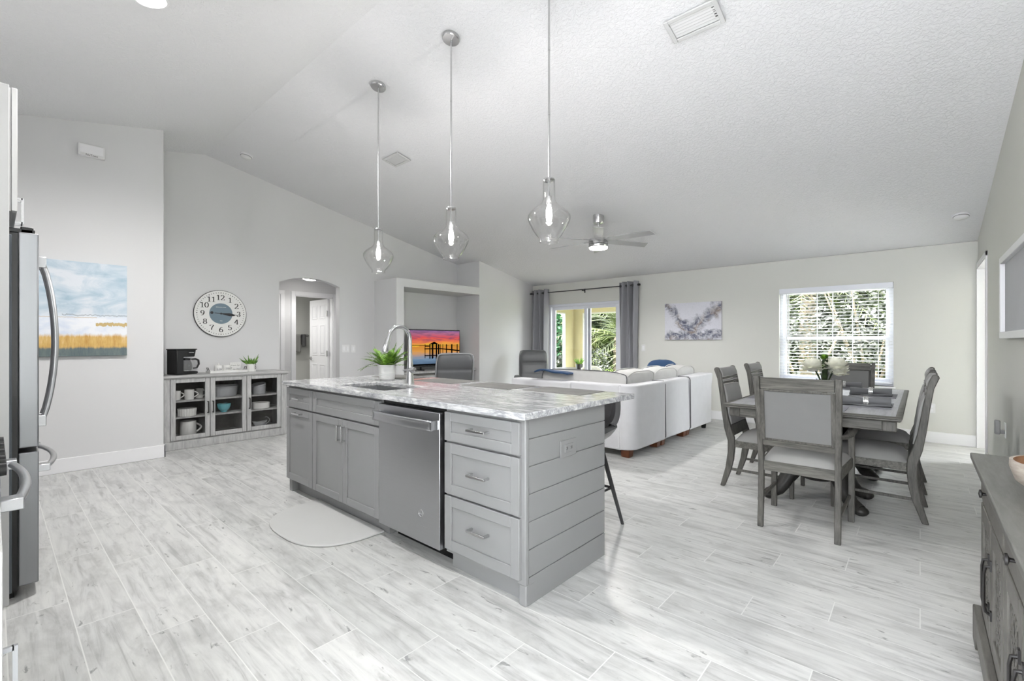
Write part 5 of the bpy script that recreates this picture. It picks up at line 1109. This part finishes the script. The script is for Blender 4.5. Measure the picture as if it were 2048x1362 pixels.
G().tube([(0.0, 0.085, 0.178), (0.0, 0.125, 0.182), (0.0, 0.155, 0.165), (0.0, 0.160, 0.12), (0.0, 0.14, 0.075), (0.0, 0.10, 0.070)], [0.010, 0.012, 0.012, 0.011, 0.010, 0.008], 10).xf(Matrix.Translation((0.02, 0.03, 0)) @ Matrix.Rotation(R(-8), 4, 'Z')).build('carafe_handle', 'black', cao)
G().box(-0.06, 0.06, 0.089, 0.0935, 0.206, 0.212).xf(mrot).build('chrome_strip', 'chrome', cm)
text('brand_lettering', 'mainstays', 0.016, 'almond', cm, mrot @ facing((0.0855, 0.045, 0.262), (0, 1, 0), (0, 0, 1)))
ty = thing('serving_tray', 'white rectangular tray with black handles on the buffet cabinet', 'tray', (-6.58, 1.975, ZT))
c = G(); c.box(-0.085, 0.085, -0.205, 0.205, 0.0, 0.008); 
c.box(0.078, 0.088, -0.21, 0.21, 0.0, 0.03).box(-0.088, -0.078, -0.21, 0.21, 0.0, 0.03).box(-0.085, 0.085, -0.21, -0.2, 0, 0.03).box(-0.085, 0.085, 0.2, 0.21, 0, 0.03); c.build('tray_body', 'ceramic', ty, bevel=0.002)
for s in (-1, 1): G().tube([(-0.035, s*0.205, 0.028), (-0.03, s*0.215, 0.066), (0.03, s*0.215, 0.066), (0.035, s*0.205, 0.028)], 0.0042, 8).build('handle', 'iron', ty)
t = thing('sugar_bowl', 'white lidded sugar bowl with faint lettering on the tray', 'sugar bowl', (-6.57, 1.875, ZT+0.0085))
G().lathe([(0.0, 0.0), (0.044, 0.0), (0.048, 0.01), (0.046, 0.055), (0.042, 0.07), (0, 0.07)], n=28).build('bowl_body', 'ceramic', t)
G().lathe([(0.047, 0.07), (0.04, 0.084), (0.012, 0.092), (0.008, 0.098), (0.012, 0.106), (0.0, 0.112)], n=28).build('lid', 'ceramic', t)
text('lettering', list('SUGAR'), 0.036, 'inkgrey', t, [Matrix.Rotation(R(-28+14*i), 4, 'Z') @ facing((0.0482, 0, 0.035), (0, 1, 0), (0, 0, 1)) for i in range(5)])
t = mug((-6.56, 1.965, ZT+0.0085), 0.042, 0.085, R(85), 'white mug with faint lettering on the tray beside the sugar bowl', tap=0.97)
text('lettering', list('CREAM'), 0.036, 'inkgrey', t, [Matrix.Rotation(R(-30+15*i), 4, 'Z') @ facing((0.0428, 0, 0.042), (0, 1, 0), (0, 0, 1)) for i in range(5)])
t = thing('table_sign', 'little white sign on a pedestal foot, standing on the tray', 'sign', (-6.60, 2.075, ZT+0.0085))
G().lathe([(0.0, 0.0), (0.032, 0.0), (0.03, 0.01), (0.016, 0.02), (0.024, 0.03), (0.012, 0.042), (0.0, 0.046)], n=24).build('foot', 'sandy', t)
G().box(-0.006, 0.006, -0.062, 0.062, 0.042, 0.115).build('board', 'ceramic', t, bevel=0.002)
text('lettering', '& pixie dust', 0.020, 'ink', t, facing((0.0064, 0, 0.079), (0, 1, 0), (0, 0, 1)), 0.0002)
q_ = G(); rnd = random.Random(8)
for zz in (0.102, 0.057): q_.tube([(0.0066, -0.046+0.092*i/60, zz+0.0026*rnd.uniform(-1, 1)) for i in range(61)], 0.0006, 4)
q_.build('faint_script', 'inkgrey', t)
t = thing('potted_succulent', 'spiky green succulent in a white fluted pot lettered NO, on the buffet', 'potted plant', (-6.57, 2.255, ZT))
g_ = G(); g_.grid(lambda u, v: ((0.052+0.001*math.sin(56*PI*u)*(1 if not 0.88 < (u+0.22) % 1 < 1.0 else 0))*math.cos(2*PI*u), (0.052+0.001*math.sin(56*PI*u))*math.sin(2*PI*u), 0.1*v), 112, 2, True); g_.lathe([(0.053, 0.1), (0.047, 0.1), (0.046, 0.085), (0.0, 0.085)], n=32); g_.lathe([(0, 0), (0.052, 0)], n=32); g_.build('pot', 'ceramic', t)
sg = G(); rnd = random.Random(3)
for i in range(52):
    a = rnd.uniform(0, 2*PI); el = R(rnd.uniform(18, 88)); L = rnd.uniform(0.05, 0.08)*(1.9 if i % 5 == 0 else 1); d_ = Vector((math.cos(a)*math.cos(el), math.sin(a)*math.cos(el), math.sin(el))); b0 = Vector((0.022*math.cos(a), 0.022*math.sin(a), 0.088))
    sg.tube([b0, b0+d_*L*0.35, b0+d_*L*0.7+Vector((0, 0, 0.006)), b0+d_*L+Vector((0, 0, 0.014))], [0.006, 0.0085, 0.005, 0.0006], 6)
sg.build('foliage', 'succ', t)
text('lettering', 'NO', 0.042, 'ink', t, facing((0.041, 0.034, 0.064), (0, 0, -1), (-0.63, 0.77, 0)), 0.0006)

# ------------------------------------------------------------------ wall clock
CY, CZ, CR = 1.968, 1.602, 0.298
ck = thing('wall_clock', 'large round white wall clock with a slate centre and black numerals', 'clock', (XL, CY, CZ))
G().lathe([(0.0, 0.002), (CR, 0.002), (CR, 0.026), (CR-0.004, 0.03), (0.0, 0.03)], n=64, ax='x').build('case', ['clockface'], ck)
G().tube([(0.016, CR*math.cos(2*PI*i/64), CR*math.sin(2*PI*i/64)) for i in range(64)], 0.0055, 8, closed=True, sx=2.2, up=(1, 0, 0)).build('rim', 'ink', ck)
G().lathe([(0.133, 0.03), (0.133, 0.0316), (0.0, 0.0316)], n=48, ax='x').build('centre_disc', 'slate', ck)
tk = G()
for i in range(60):
    a = 2*PI*i/60; big = i % 5 == 0
    P = lambda p, q: (0.0306, p, q)
    if big: tk.lathe([(0.0065, 0.0), (0.0065, 0.0008), (0, 0.0008)], (0.0302, 0.268*math.sin(a), 0.268*math.cos(a)), 8, 'x')
    else: tk.ribbon([(0.262*math.sin(a), 0.262*math.cos(a)), (0.275*math.sin(a), 0.275*math.cos(a))], 0, 0.0055, P)
tk.build('minute_track', 'ink', ck, smooth=None)
def arc(cx_, cz_, rx, rz, a0, a1, n=14): return [(cx_+rx*math.cos(R(a0+(a1-a0)*i/n)), cz_+rz*math.sin(R(a0+(a1-a0)*i/n))) for i in range(n+1)]
DIG = {'0': [arc(.3, .5, .22, .46, 0, 360, 28)], '1': [[(.32, .02), (.32, .98)], [(.12, .03), (.52, .03)], [(.30, .95), (.12, .80)]],
       '2': [arc(.29, .72, .20, .24, 170, -20)+[(.40, .45), (.24, .24), (.08, .06)], [(.06, .05), (.54, .05)], [(.52, .04), (.54, .18)]],
       '3': [arc(.27, .75, .18, .21, 165, -90), arc(.27, .27, .21, .25, 90, -165)], '4': [[(.40, .02), (.40, .98)], [(.38, .96), (.04, .28)], [(.03, .28), (.56, .28)], [(.27, .03), (.53, .03)]],
       '5': [[(.14, .95), (.50, .95)], [(.14, .95), (.11, .54)], arc(.28, .32, .21, .28, 130, -160)], '6': [arc(.3, .30, .2, .26, 0, 360, 22), [(.49, .90), (.36, .93), (.22, .80), (.12, .56), (.10, .32)]],
       '7': [[(.08, .94), (.54, .94)], [(.53, .93), (.36, .58), (.27, .30), (.25, .02)], [(.08, .94), (.07, .78)]], '8': [arc(.3, .74, .17, .21, 0, 360, 22), arc(.3, .26, .21, .24, 0, 360, 22)],
       '9': [arc(.3, .70, .2, .26, 0, 360, 22), [(.11, .10), (.24, .07), (.38, .20), (.48, .44), (.50, .68)]]}
for hnum in range(1, 13):
    a = 2*PI*hnum/12; r0 = 0.207; yc, zc_ = r0*math.sin(a), r0*math.cos(a); st_ = str(hnum); hh = 0.066; ww = 0.056*len(st_)*0.92; ng = G()
    for k, ch_ in enumerate(st_):
        for stroke in DIG[ch_]:
            pts_ = [(yc-ww/2+(k*0.56+p[0])*0.092*0.95-(0.006 if len(st_) > 1 else 0.0), zc_+(p[1]-0.5)*hh) for p in stroke]
            ng.ribbon(pts_, 0, lambda tx, tz: 0.0036+0.0082*abs(tz), lambda p, q: (0.0305, p, q))
    ng.build('numeral', 'ink', ck, smooth=None)
def hand(name, ang, L, tail, wd, x):
    d_ = (math.sin(ang), math.cos(ang)); n_ = (d_[1], -d_[0]); hg_ = G()
    def pp_(l, s): return (x, d_[0]*l+n_[0]*s, d_[1]*l+n_[1]*s)
    prof = [(-tail+0.03, 0.004), (0.0, 0.005), (0.06, wd*0.75), (0.10, wd), (0.13, wd*0.75), (0.16, 0.004), (L, 0.0015)]
    vs = []
    for l, s in prof: vs += [pp_(l, s), pp_(l, -s)]
    hg_.add(vs, [(2*i, 2*i+1, 2*i+3, 2*i+2) for i in range(len(prof)-1)])
    if tail: hg_.add([pp_(-tail+0.018*math.cos(2*PI*i/16), 0.018*math.sin(2*PI*i/16)) for i in range(16)], [tuple(range(16))])
    hg_.lathe([(0.012, x-0.001), (0.012, x+0.002), (0, x+0.002)], (0, 0, 0), 14, 'x'); hg_.build(name, 'ink', ck, smooth=None)
hand('minute_hand', R(94.5), 0.225, 0.105, 0.016, 0.0355); hand('hour_hand', R(98), 0.155, 0.0, 0.016, 0.0335)
text('maker_lettering', 'STERLING & NOBLE', 0.0135, 'almond', ck, facing((0.0322, 0, 0.082), (0, 1, 0), (0, 0, 1)), 0.0002); text('maker_lettering', '1862', 0.016, 'almond', ck, facing((0.0322, 0, -0.094), (0, 1, 0), (0, 0, 1)), 0.0002)

# ------------------------------------------------------------------ pictures and wall plates
t = thing('canvas_painting', 'square coastal canvas painting in blue and gold on the left wall', 'painting', (XP, 0.45, 1.55))
G().box(XP+0.001, XP+0.038, -0.005, 0.907, 1.10, 2.005).build('stretched_canvas', 'painting', t, world=True, bevel=0.002)
t = thing('abstract_painting', 'abstract grey and white ink canvas between slider and dining window', 'painting', (-2.805, YB, 1.575))
G().box(-3.265, -2.345, YB-0.04, YB-0.001, 1.27, 1.88).build('stretched_canvas', 'abstract', t, world=True, bevel=0.002)
t = thing('framed_picture', 'white framed pale picture on the right wall above the sideboard', 'picture', (XR, 4.4, 1.57))
fy0, fy1, fz0, fz1 = 3.70, 5.20, 1.262, 1.885
G().frame(fy0, fy1, fz0, fz1, 0.05, XR-0.045, XR-0.002, 'x').build('frame', 'white', t, world=True, bevel=0.003)
G().box(XR-0.018, XR-0.002, fy0+0.045, fy1-0.045, fz0+0.045, fz1-0.045).build('print', 'artgrey', t, world=True)
t = thing('door_chime', 'white rectangular door chime box high on the left wall', 'door chime', (XP, 0.64, 3.09))
G().prism([(0.001, -0.058), (0.05, -0.058), (0.05, 0.058), (0.001, 0.058)], 'y', -0.098, 0.098).build('box', 'almond', t, bevel=0.005)
G().box(0.05, 0.053, -0.085, 0.085, -0.032, 0.05).build('cover', 'white', t, bevel=0.003)
text('lettering', 'NuTone', 0.026, 'ink', t, facing((0.0512, 0.0, -0.046), (0, 1, 0), (0, 0, 1)), 0.0003)
def plate_x(label, x, y, z, w, n, group=None):
    t = thing('light_switch', label, 'light switch', (x, y, z), group=group); G().box(0.0005, 0.006, -w/2, w/2, -0.06, 0.06).build('plate', 'almond', t, bevel=0.003)
    for i in range(n): q = -w/2+w*(i+0.5)/n; G().box(0.005, 0.010, q-0.016, q+0.016, -0.033, 0.033).build('rocker', 'white', t, bevel=0.002)
plate_x('white double light switch right of the hallway arch', XL, 3.715, 1.127, 0.125, 2); plate_x('white single light switch beside the double switch by the arch', XL, 3.845, 1.122, 0.075, 1)
def plate_y(name, label, cat, x, z, rock=True):
    t = thing(name, label, cat, (x, YB, z)); G().box(-0.036, 0.036, -0.006, -0.0005, -0.06, 0.06).build('plate', 'almond', t, bevel=0.003)
    if rock: G().box(-0.016, 0.016, -0.010, -0.005, -0.033, 0.033).build('rocker', 'white', t, bevel=0.002)
    else:
        for z0 in (-0.024, 0.024): G().box(-0.016, 0.016, -0.008, -0.005, z0-0.015, z0+0.015).build('receptacle', 'white', t, bevel=0.003)
plate_y('light_switch', 'white light switch on the back wall right of the curtain', 'light switch', -3.673, 1.126)
plate_y('wall_outlet', 'white power outlet low on the back wall behind the right dining chairs', 'outlet', 0.105, 0.42, False)
t = thing('plug_in_night_light', 'white plug-in night light in an outlet on the right wall', 'night light', (XR, 5.3, 0.54))
G().box(-0.006, -0.0005, -0.038, 0.038, -0.06, 0.06).build('outlet_plate', 'almond', t, bevel=0.002); G().box(-0.032, -0.006, -0.02, 0.02, -0.03, 0.0).box(-0.062, -0.03, -0.024, 0.024, -0.035, 0.075).build('body', 'outletgrey', t, bevel=0.006)
# towel bar in the bathroom
tbx = -9.6
t = thing('towel_bar', 'chrome towel bar on the bathroom wall beyond the arch', 'towel bar', (tbx, 4.1, 1.365))
G().tube([(tbx+0.07, 3.75, 1.365), (tbx+0.07, 4.36, 1.365)], 0.009, 10).build('bar', 'nickel', t, world=True)
for y in (3.75, 4.36): G().lathe([(0.026, 0.0), (0.026, 0.01), (0.012, 0.016), (0.012, 0.085), (0.0, 0.09)], (tbx, y, 1.365), 18, 'x').build('post', 'nickel', t, world=True)
def towel(y0, y1, z0, z1, mat_, label, off):
    g_ = G(); xb = tbx+0.07
    def fn(u, v):
        q = v*2-1; s = 1 if q > 0 else -1; dz = abs(q); z = 1.365+0.014-(1.379-(z0 if q > 0 else z1))*max(0, dz-0.06); return (xb+s*0.016*min(1, dz*8)+off*dz+0.006*math.sin(9*u+4*v), y0+(y1-y0)*u+0.01*dz*math.sin(5*u), z)
    g_.grid(fn, 14, 25); o = g_.build('hanging_towel', mat_, None, smooth=80); o.modifiers.new('thick', 'SOLIDIFY').thickness = 0.009; tag(o, label, 'towel'); return o
towel(3.95, 4.20, 1.00, 1.08, 'towel', 'wide light grey towel hanging on the bathroom towel bar', 0.02); towel(4.215, 4.31, 1.12, 1.16, 'toweldk', 'narrow darker hand towel at the end of the bathroom towel bar', 0.02)

# ------------------------------------------------------------------ sideboard at the right edge
sb = thing('sideboard', 'aged grey wooden sideboard with fretwork doors along the right wall', 'sideboard', (0.34, 2.05, 0))
QX, QY0, QY1 = 0.192, 1.30, 2.70
c = G(); c.box(QX, XR-0.02, QY0, QY0+0.02, 0.1, 0.745); c.box(QX, XR-0.02, QY1-0.02, QY1, 0.1, 0.745); c.box(XR-0.03, XR-0.02, QY0, QY1, 0.1, 0.745); c.box(QX+0.02, XR-0.02, QY0, QY1, 0.1, 0.13); c.box(QX+0.005, XR-0.02, QY0, QY1, 0.725, 0.745)
c.build('carcass', 'side', sb, world=True, bevel=0.002)
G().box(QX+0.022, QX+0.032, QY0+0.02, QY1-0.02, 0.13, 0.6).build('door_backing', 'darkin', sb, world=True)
G().box(0.158, XR-0.005, QY0-0.04, QY1+0.04, 0.748, 0.772).box(0.172, XR-0.01, QY0-0.02, QY1+0.02, 0.738, 0.749).build('top', 'sidetop', sb, world=True, bevel=0.004)
bs = G(); bs.prism([(QY0-0.02, 0.145), (QY0-0.02, 0.0), (QY0+0.08, 0.0), (QY0+0.11, 0.055), (QY1-0.11, 0.055), (QY1-0.08, 0.0), (QY1+0.03, 0.0), (QY1+0.03, 0.13), (QY1+0.02, 0.145)], 'x', 0.165, 0.190)
bs.prism([(0.165, 0.0), (0.22, 0.0), (0.24, 0.05), (0.42, 0.05), (0.44, 0.0), (XR-0.02, 0.0), (XR-0.02, 0.14), (0.165, 0.14)], 'y', QY1+0.002, QY1+0.028); bs.build('plinth', 'side', sb, world=True, bevel=0.004)
c = G(); c.box(QX-0.002, QX+0.018, QY0+0.018, QY1-0.018, 0.59, 0.603); c.box(QX-0.002, QX+0.018, 1.99, 2.01, 0.13, 0.74); c.build('face_rail', 'side', sb, world=True, bevel=0.002)
for y0, y1 in ((1.325, 1.985), (2.015, 2.675)):
    dd = G().box(QX-0.006, QX+0.014, y0, y1, 0.607, 0.735).build('drawer', 'side', sb, world=True, bevel=0.003)
    k = G(); ky = (y0+y1)/2; k.lathe([(0.0, -0.024), (0.015, -0.021), (0.016, -0.016), (0.006, -0.012), (0.005, 0.0)], (QX-0.006, ky+0.1, 0.672), 16, 'x'); k.build('knob', 'iron', dd, world=True)
for i in range(4):
    y0 = 1.325+0.3385*i+(0.004 if i >= 2 else -0.0); y1 = y0+0.328; f = G(); f.frame(y0, y1, 0.155, 0.588, 0.062, QX-0.006, QX+0.014, 'x'); dd = f.build('door', 'side', sb, world=True, bevel=0.003)
    fw = G(); a0, a1, b0, b1 = y0+0.06, y1-0.06, 0.215, 0.528; ny, nz = 3, 4; sy, sz = (a1-a0)/ny, (b1-b0)/nz
    for p in range(ny):
        for q in range(nz):
            cy_, cz_ = a0+sy*(p+0.5), b0+sz*(q+0.5)
            ring = []
            for s in range(33):
                an = 2*PI*s/32; rr_ = 0.5*(0.80+0.20*math.cos(4*an)); ring.append((QX+0.008, cy_+sy*rr_*math.cos(an)*1.02, cz_+sz*rr_*math.sin(an)*1.02))
            fw.tube(ring[:-1], 0.0062, 6, closed=True)
            fw.box(QX+0.003, QX+0.013, cy_-sy*0.5, cy_-sy*0.36, cz_-0.004, cz_+0.004); fw.box(QX+0.003, QX+0.013, cy_-sy*0.26, cy_+sy*0.26, cz_-0.0055, cz_+0.0055)
            fw.box(QX+0.003, QX+0.013, cy_-0.0055, cy_+0.0055, cz_-sz*0.26, cz_+sz*0.26)
    fw.v = [(QX+0.002+(x-QX-0.008)*0.35, y, z) for x, y, z in fw.v]; fw.build('fretwork', 'side', dd, world=True)
    hy = y1-0.03 if i % 2 == 0 else y0+0.03; h = G(); h.tube([(QX-0.006, hy, 0.455), (QX-0.021, hy, 0.452), (QX-0.025, hy, 0.43), (QX-0.025, hy, 0.315), (QX-0.021, hy, 0.295), (QX-0.006, hy, 0.285)], [0.006, 0.005, 0.0042, 0.0042, 0.005, 0.006], 8); h.box(QX-0.011, QX-0.005, hy-0.009, hy+0.009, 0.44, 0.475); h.box(QX-0.011, QX-0.005, hy-0.009, hy+0.009, 0.268, 0.30); h.build('handle', 'iron', dd, world=True)
t = thing('wooden_bowl', 'bleached wooden bowl with brown inside on the right-hand sideboard', 'bowl', (0.355, 2.08, 0.773))
G().lathe([(0.0, 0.0), (0.07, 0.0), (0.10, 0.012), (0.138, 0.045), (0.150, 0.085), (0.149, 0.105), (0.141, 0.105)], n=44, cap=False).build('outside', 'bowlwood', t)
G().lathe([(0.141, 0.105), (0.139, 0.085), (0.125, 0.048), (0.08, 0.02), (0.0, 0.014)], n=44, cap=False).build('inside', 'bowlin', t)

# ------------------------------------------------------------------ outdoors: covered porch and garden
struct(G().box(-14, 8, 7.84, 11.0, -0.2, -0.04).build('floor_porch', 'concrete', smooth=None))
struct(G().box(-40, 30, 11.0, 60, -0.3, -0.08).build('ground_lawn', 'grass', smooth=None))
struct(G().box(-40, -7.6, 7.84, 11.0, -0.3, -0.08).box(-40, -7.6, 0, 7.84, -0.32, -0.1).build('ground_side_lawn', 'grass', smooth=None))
PX, PY, PZ = -7.2, 10.7, 2.02
c = G(); c.box(PX-0.07, -6.9, PY, PY+0.2, -0.04, 2.6); c.box(PX-0.07, PX, 10.31, PY, -0.04, 2.6); c.box(PX-0.07, PX, 7.84, 10.31, PZ, 2.6); c.box(-6.9, -3.2, PY, PY+0.2, PZ, 2.6); c.box(PX-0.07, PX, 7.84, 8.2, -0.04, PZ); c.box(-3.3, -3.0, PY, PY+0.2, -0.04, 2.6)
struct(c.build('column_porch', 'cream', smooth=None))
c = G(); c.box(PX-0.08, PX+0.01, 10.28, 10.31, -0.04, PZ); c.box(-6.9, -6.87, PY-0.01, PY+0.21, -0.04, PZ); c.box(-6.9, -3.3, PY-0.008, PY+0.208, PZ-0.03, PZ); c.box(PX-0.078, PX+0.008, 8.2, 10.31, PZ-0.03, PZ)
struct(c.build('trim_2', 'porchtrim', smooth=None))
struct(G().box(-7.5, -2.9, 7.86, 11.0, 2.6, 2.7).build('roof_porch', 'cream', smooth=None))
# patio table, plant and wicker chair outside
pt = thing('patio_table', 'dark round patio table on the porch beyond the glass door', 'table', (-6.25, 9.3, -0.04))
G().lathe([(0.0, 0.60), (0.55, 0.60), (0.56, 0.615), (0.55, 0.63), (0.0, 0.63)], n=40).build('tabletop', 'blackmetal', pt)
for i in range(4): a = PI/4+PI/2*i; G().tube([(0.35*math.cos(a), 0.35*math.sin(a), 0.60), (0.42*math.cos(a), 0.42*math.sin(a), 0.0)], 0.018, 8).build('leg', 'blackmetal', pt)
pp = thing('potted_plant', 'spiky green plant in a dark pot on the patio table outside', 'potted plant', (-6.03, 9.2, 0.59))
G().lathe([(0.0, 0.0), (0.075, 0.0), (0.085, 0.12), (0.075, 0.12), (0.07, 0.1), (0, 0.1)], n=24).build('pot', 'iron', pp)
sg = G(); rnd = random.Random(21)
for i in range(34):
    a = rnd.uniform(0, 2*PI); el = R(rnd.uniform(45, 88)); L = rnd.uniform(0.12, 0.19); d_ = Vector((math.cos(a)*math.cos(el), math.sin(a)*math.cos(el), math.sin(el))); b0 = Vector((0.03*math.cos(a), 0.03*math.sin(a), 0.1)); sg.tube([b0, b0+d_*L*0.5, b0+d_*L], [0.010, 0.010, 0.001], 5)
sg.build('foliage', 'fern', pp)
wc = thing('wicker_chair', 'cream wicker patio chair on the porch right of the patio table', 'chair', (-5.55, 9.0, -0.04))
G().tube([(-0.26, 0, 0.3), (-0.27, -0.02, 0.5), (-0.24, -0.04, 0.66), (-0.14, -0.05, 0.71), (0.14, -0.05, 0.71), (0.24, -0.04, 0.66), (0.27, -0.02, 0.5), (0.26, 0, 0.3)], 0.028, 10).build('back_frame', 'wicker', wc)
G().grid(lambda u, v: (-0.24+0.48*u, -0.02-0.02*v, 0.3+0.37*v), 8, 8).build('back_weave', 'wicker', wc).modifiers.new('thick', 'SOLIDIFY').thickness = 0.01
G().box(-0.27, 0.27, 0.0, 0.5, 0.32, 0.38).build('seat', 'wicker', wc, bevel=0.02)
for sx in (-1, 1):
    for y in (0.03, 0.46): G().tube([(sx*0.23, y, 0.33), (sx*0.25, y, 0.0)], 0.02, 8).build('leg', 'wicker', wc)
# garden planting
def leafcloud(g_, c0, r, n, size, rnd, elong=2.2):
    for i in range(n):
        while True:
            p = Vector((rnd.uniform(-1, 1), rnd.uniform(-1, 1), rnd.uniform(-1, 1)))
            if 0.25 < p.length < 1: break
        p = Vector((c0[0]+p.x*r[0], c0[1]+p.y*r[1], c0[2]+p.z*r[2])); a = rnd.uniform(0, 2*PI); e_ = rnd.uniform(-0.9, 0.9); d_ = Vector((math.cos(a)*math.cos(e_), math.sin(a)*math.cos(e_), math.sin(e_))); s = size*rnd.uniform(0.6, 1.3)
        q = d_.cross(Vector((rnd.uniform(-1, 1), rnd.uniform(-1, 1), rnd.uniform(-1, 1)))).normalized()*s/elong
        g_.add([p-d_*s*0.5, p+q*0.5, p+d_*s*0.5, p-q*0.5], [(0, 1, 2, 3)])
def bush(x, y, r, h_, mat_, label, n=900, size=0.14, seed=0, nm='garden_shrub', group=None):
    rnd = random.Random(seed); t = thing(nm, label, 'tree' if nm == 'background_tree' else 'shrub', (x, y, -0.08), group=group); g_ = G(); leafcloud(g_, (0, 0, h_*0.52), (r, r*0.8, h_*0.52), n, size, rnd); g_.build('foliage', mat_, t, smooth=None)
    s = G()
    for i in range(5): a = rnd.uniform(0, 6.3); s.tube([(0.1*math.cos(a), 0.1*math.sin(a), 0), (r*0.5*math.cos(a), r*0.5*math.sin(a), h_*0.7)], [0.04, 0.015], 5)
    s.build('stem', 'bark', t)
def palm(x, y, th, nf, L, mat_, label, seed=0, droop=0.9, lean=(0, 0)):
    rnd = random.Random(seed); t = thing('palm_tree', label, 'palm tree', (x, y, -0.1)); tr = G(); n = 14
    tr.tube([(lean[0]*(i/n)**2, lean[1]*(i/n)**2, th*i/n) for i in range(n+1)], [0.24+0.05*(i % 2)-0.05*i/n for i in range(n+1)], 12); tr.build('trunk', 'bark', t)
    g_ = G(); top = Vector((lean[0], lean[1], th))
    for i in range(nf):
        az = rnd.uniform(0, 2*PI); el = R(rnd.uniform(-35, 85)); LL = L*rnd.uniform(0.75, 1.1); P = []; ns = 22
        for k in range(ns+1):
            q = k/ns; P.append(top+Vector((math.cos(az)*math.cos(el)*LL*q, math.sin(az)*math.cos(el)*LL*q, math.sin(el)*LL*q-droop*LL*0.5*q*q)))
        g_.tube(P, [0.02*(1-0.8*k/ns) for k in range(ns+1)], 4); sdv = Vector((-math.sin(az), math.cos(az), 0))
        for k in range(3, ns+1):
            tg = (P[k]-P[k-1]).normalized(); ll = L*0.26*math.sin(PI*min(0.96, 0.15+0.8*k/ns))
            for s in (-1, 1):
                d_ = (sdv*s*0.75+tg*0.65+Vector((0, 0, rnd.uniform(-0.5, 0.15)))).normalized(); wv = tg*0.018; g_.add([P[k]-wv, P[k]+d_*ll*0.5-wv*0.8, P[k]+d_*ll, P[k]+d_*ll*0.5+wv*0.8, P[k]+wv], [(0, 1, 2, 3, 4)])
    g_.build('fronds', mat_, t, smooth=None)
palm(-8.2, 15.2, 1.5, 60, 3.0, 'palm', 'shaggy olive palm tree standing right outside the sliding door', 1)
palm(-5.4, 17.2, 2.6, 46, 3.0, 'palm', 'taller palm tree with drooping fronds behind the shaggy palm', 2)
palm(-12.2, 17.4, 2.4, 46, 2.8, 'palm', 'palm tree seen through the porch opening left of the cream column', 3)
palm(1.6, 15.4, 3.2, 40, 2.6, 'palm', 'palm tree at the right side of the dining window view', 4)
palm(-2.6, 16.8, 3.4, 40, 2.8, 'palm', 'palm tree at the left side of the dining window view', 5, 1.1)
bush(-6.3, 15.0, 1.3, 2.6, 'palmdk', 'dark green palmetto bush right of the shaggy palm', 900, 0.34, 11); bush(-10.6, 13.9, 1.3, 2.6, 'palmdk', 'dark green bush through the left porch opening', 1400, 0.30, 12)
bush(-9.9, 13.0, 0.9, 0.9, 'bushgr', 'grey green scrub at the foot of the porch column', 900, 0.16, 13); bush(-7.4, 16.6, 1.8, 2.4, 'bushyl', 'lime green shrub behind the shaggy palm', 800, 0.20, 14); bush(-8.6, 13.8, 0.9, 1.1, 'bushgr', 'low grey scrub around the shaggy palm trunk', 700, 0.12, 15)
for i_, x in enumerate((-17.0, -11.2, -5.4, 0.4, 6.2)):
    h_ = G(); h_.ell((0, 0, 2.2), (3.2, 0.9, 2.6), 40, 24, 3.2, 0.05, 60+i_); rnd = random.Random(70+i_)
    leafcloud(h_, (0, 0, 2.3), (3.5, 1.3, 2.9), 2600, 0.3, rnd); o = h_.build('hedge', 'bush', None, smooth=None); o.location = (x, 23.5, -0.1)
    tag(o, 'dark clipped hedge closing the far end of the garden', 'hedge', 'dark hedges at the end of the garden')
k = 0
for x in (-15.5, -12.5, -9.6, -6.6, -3.6, -0.6, 2.4, 5.4):
    bush(x, 20.5+0.8*math.sin(x), 2.3, 5.6, 'bush', 'tall dark leafy tree in the garden background before the hedge', 5200, 0.34, 30+k, 'background_tree', 'dark trees in the garden background'); k += 1
bush(-2.2, 13.6, 1.5, 2.2, 'bushgr', 'grey scrub at the left of the dining window view', 1500, 0.12, 41); bush(0.2, 14.0, 1.6, 2.4, 'bushgr', 'grey scrub in the middle of the dining window view', 1600, 0.12, 42); bush(2.2, 13.4, 1.3, 2.9, 'bushyl', 'lime green shrub at the right of the dining window view', 1200, 0.18, 43); bush(-1.0, 15.4, 2.2, 4.2, 'bushgr', 'tall grey green shrub filling the dining window view', 2600, 0.15, 44)
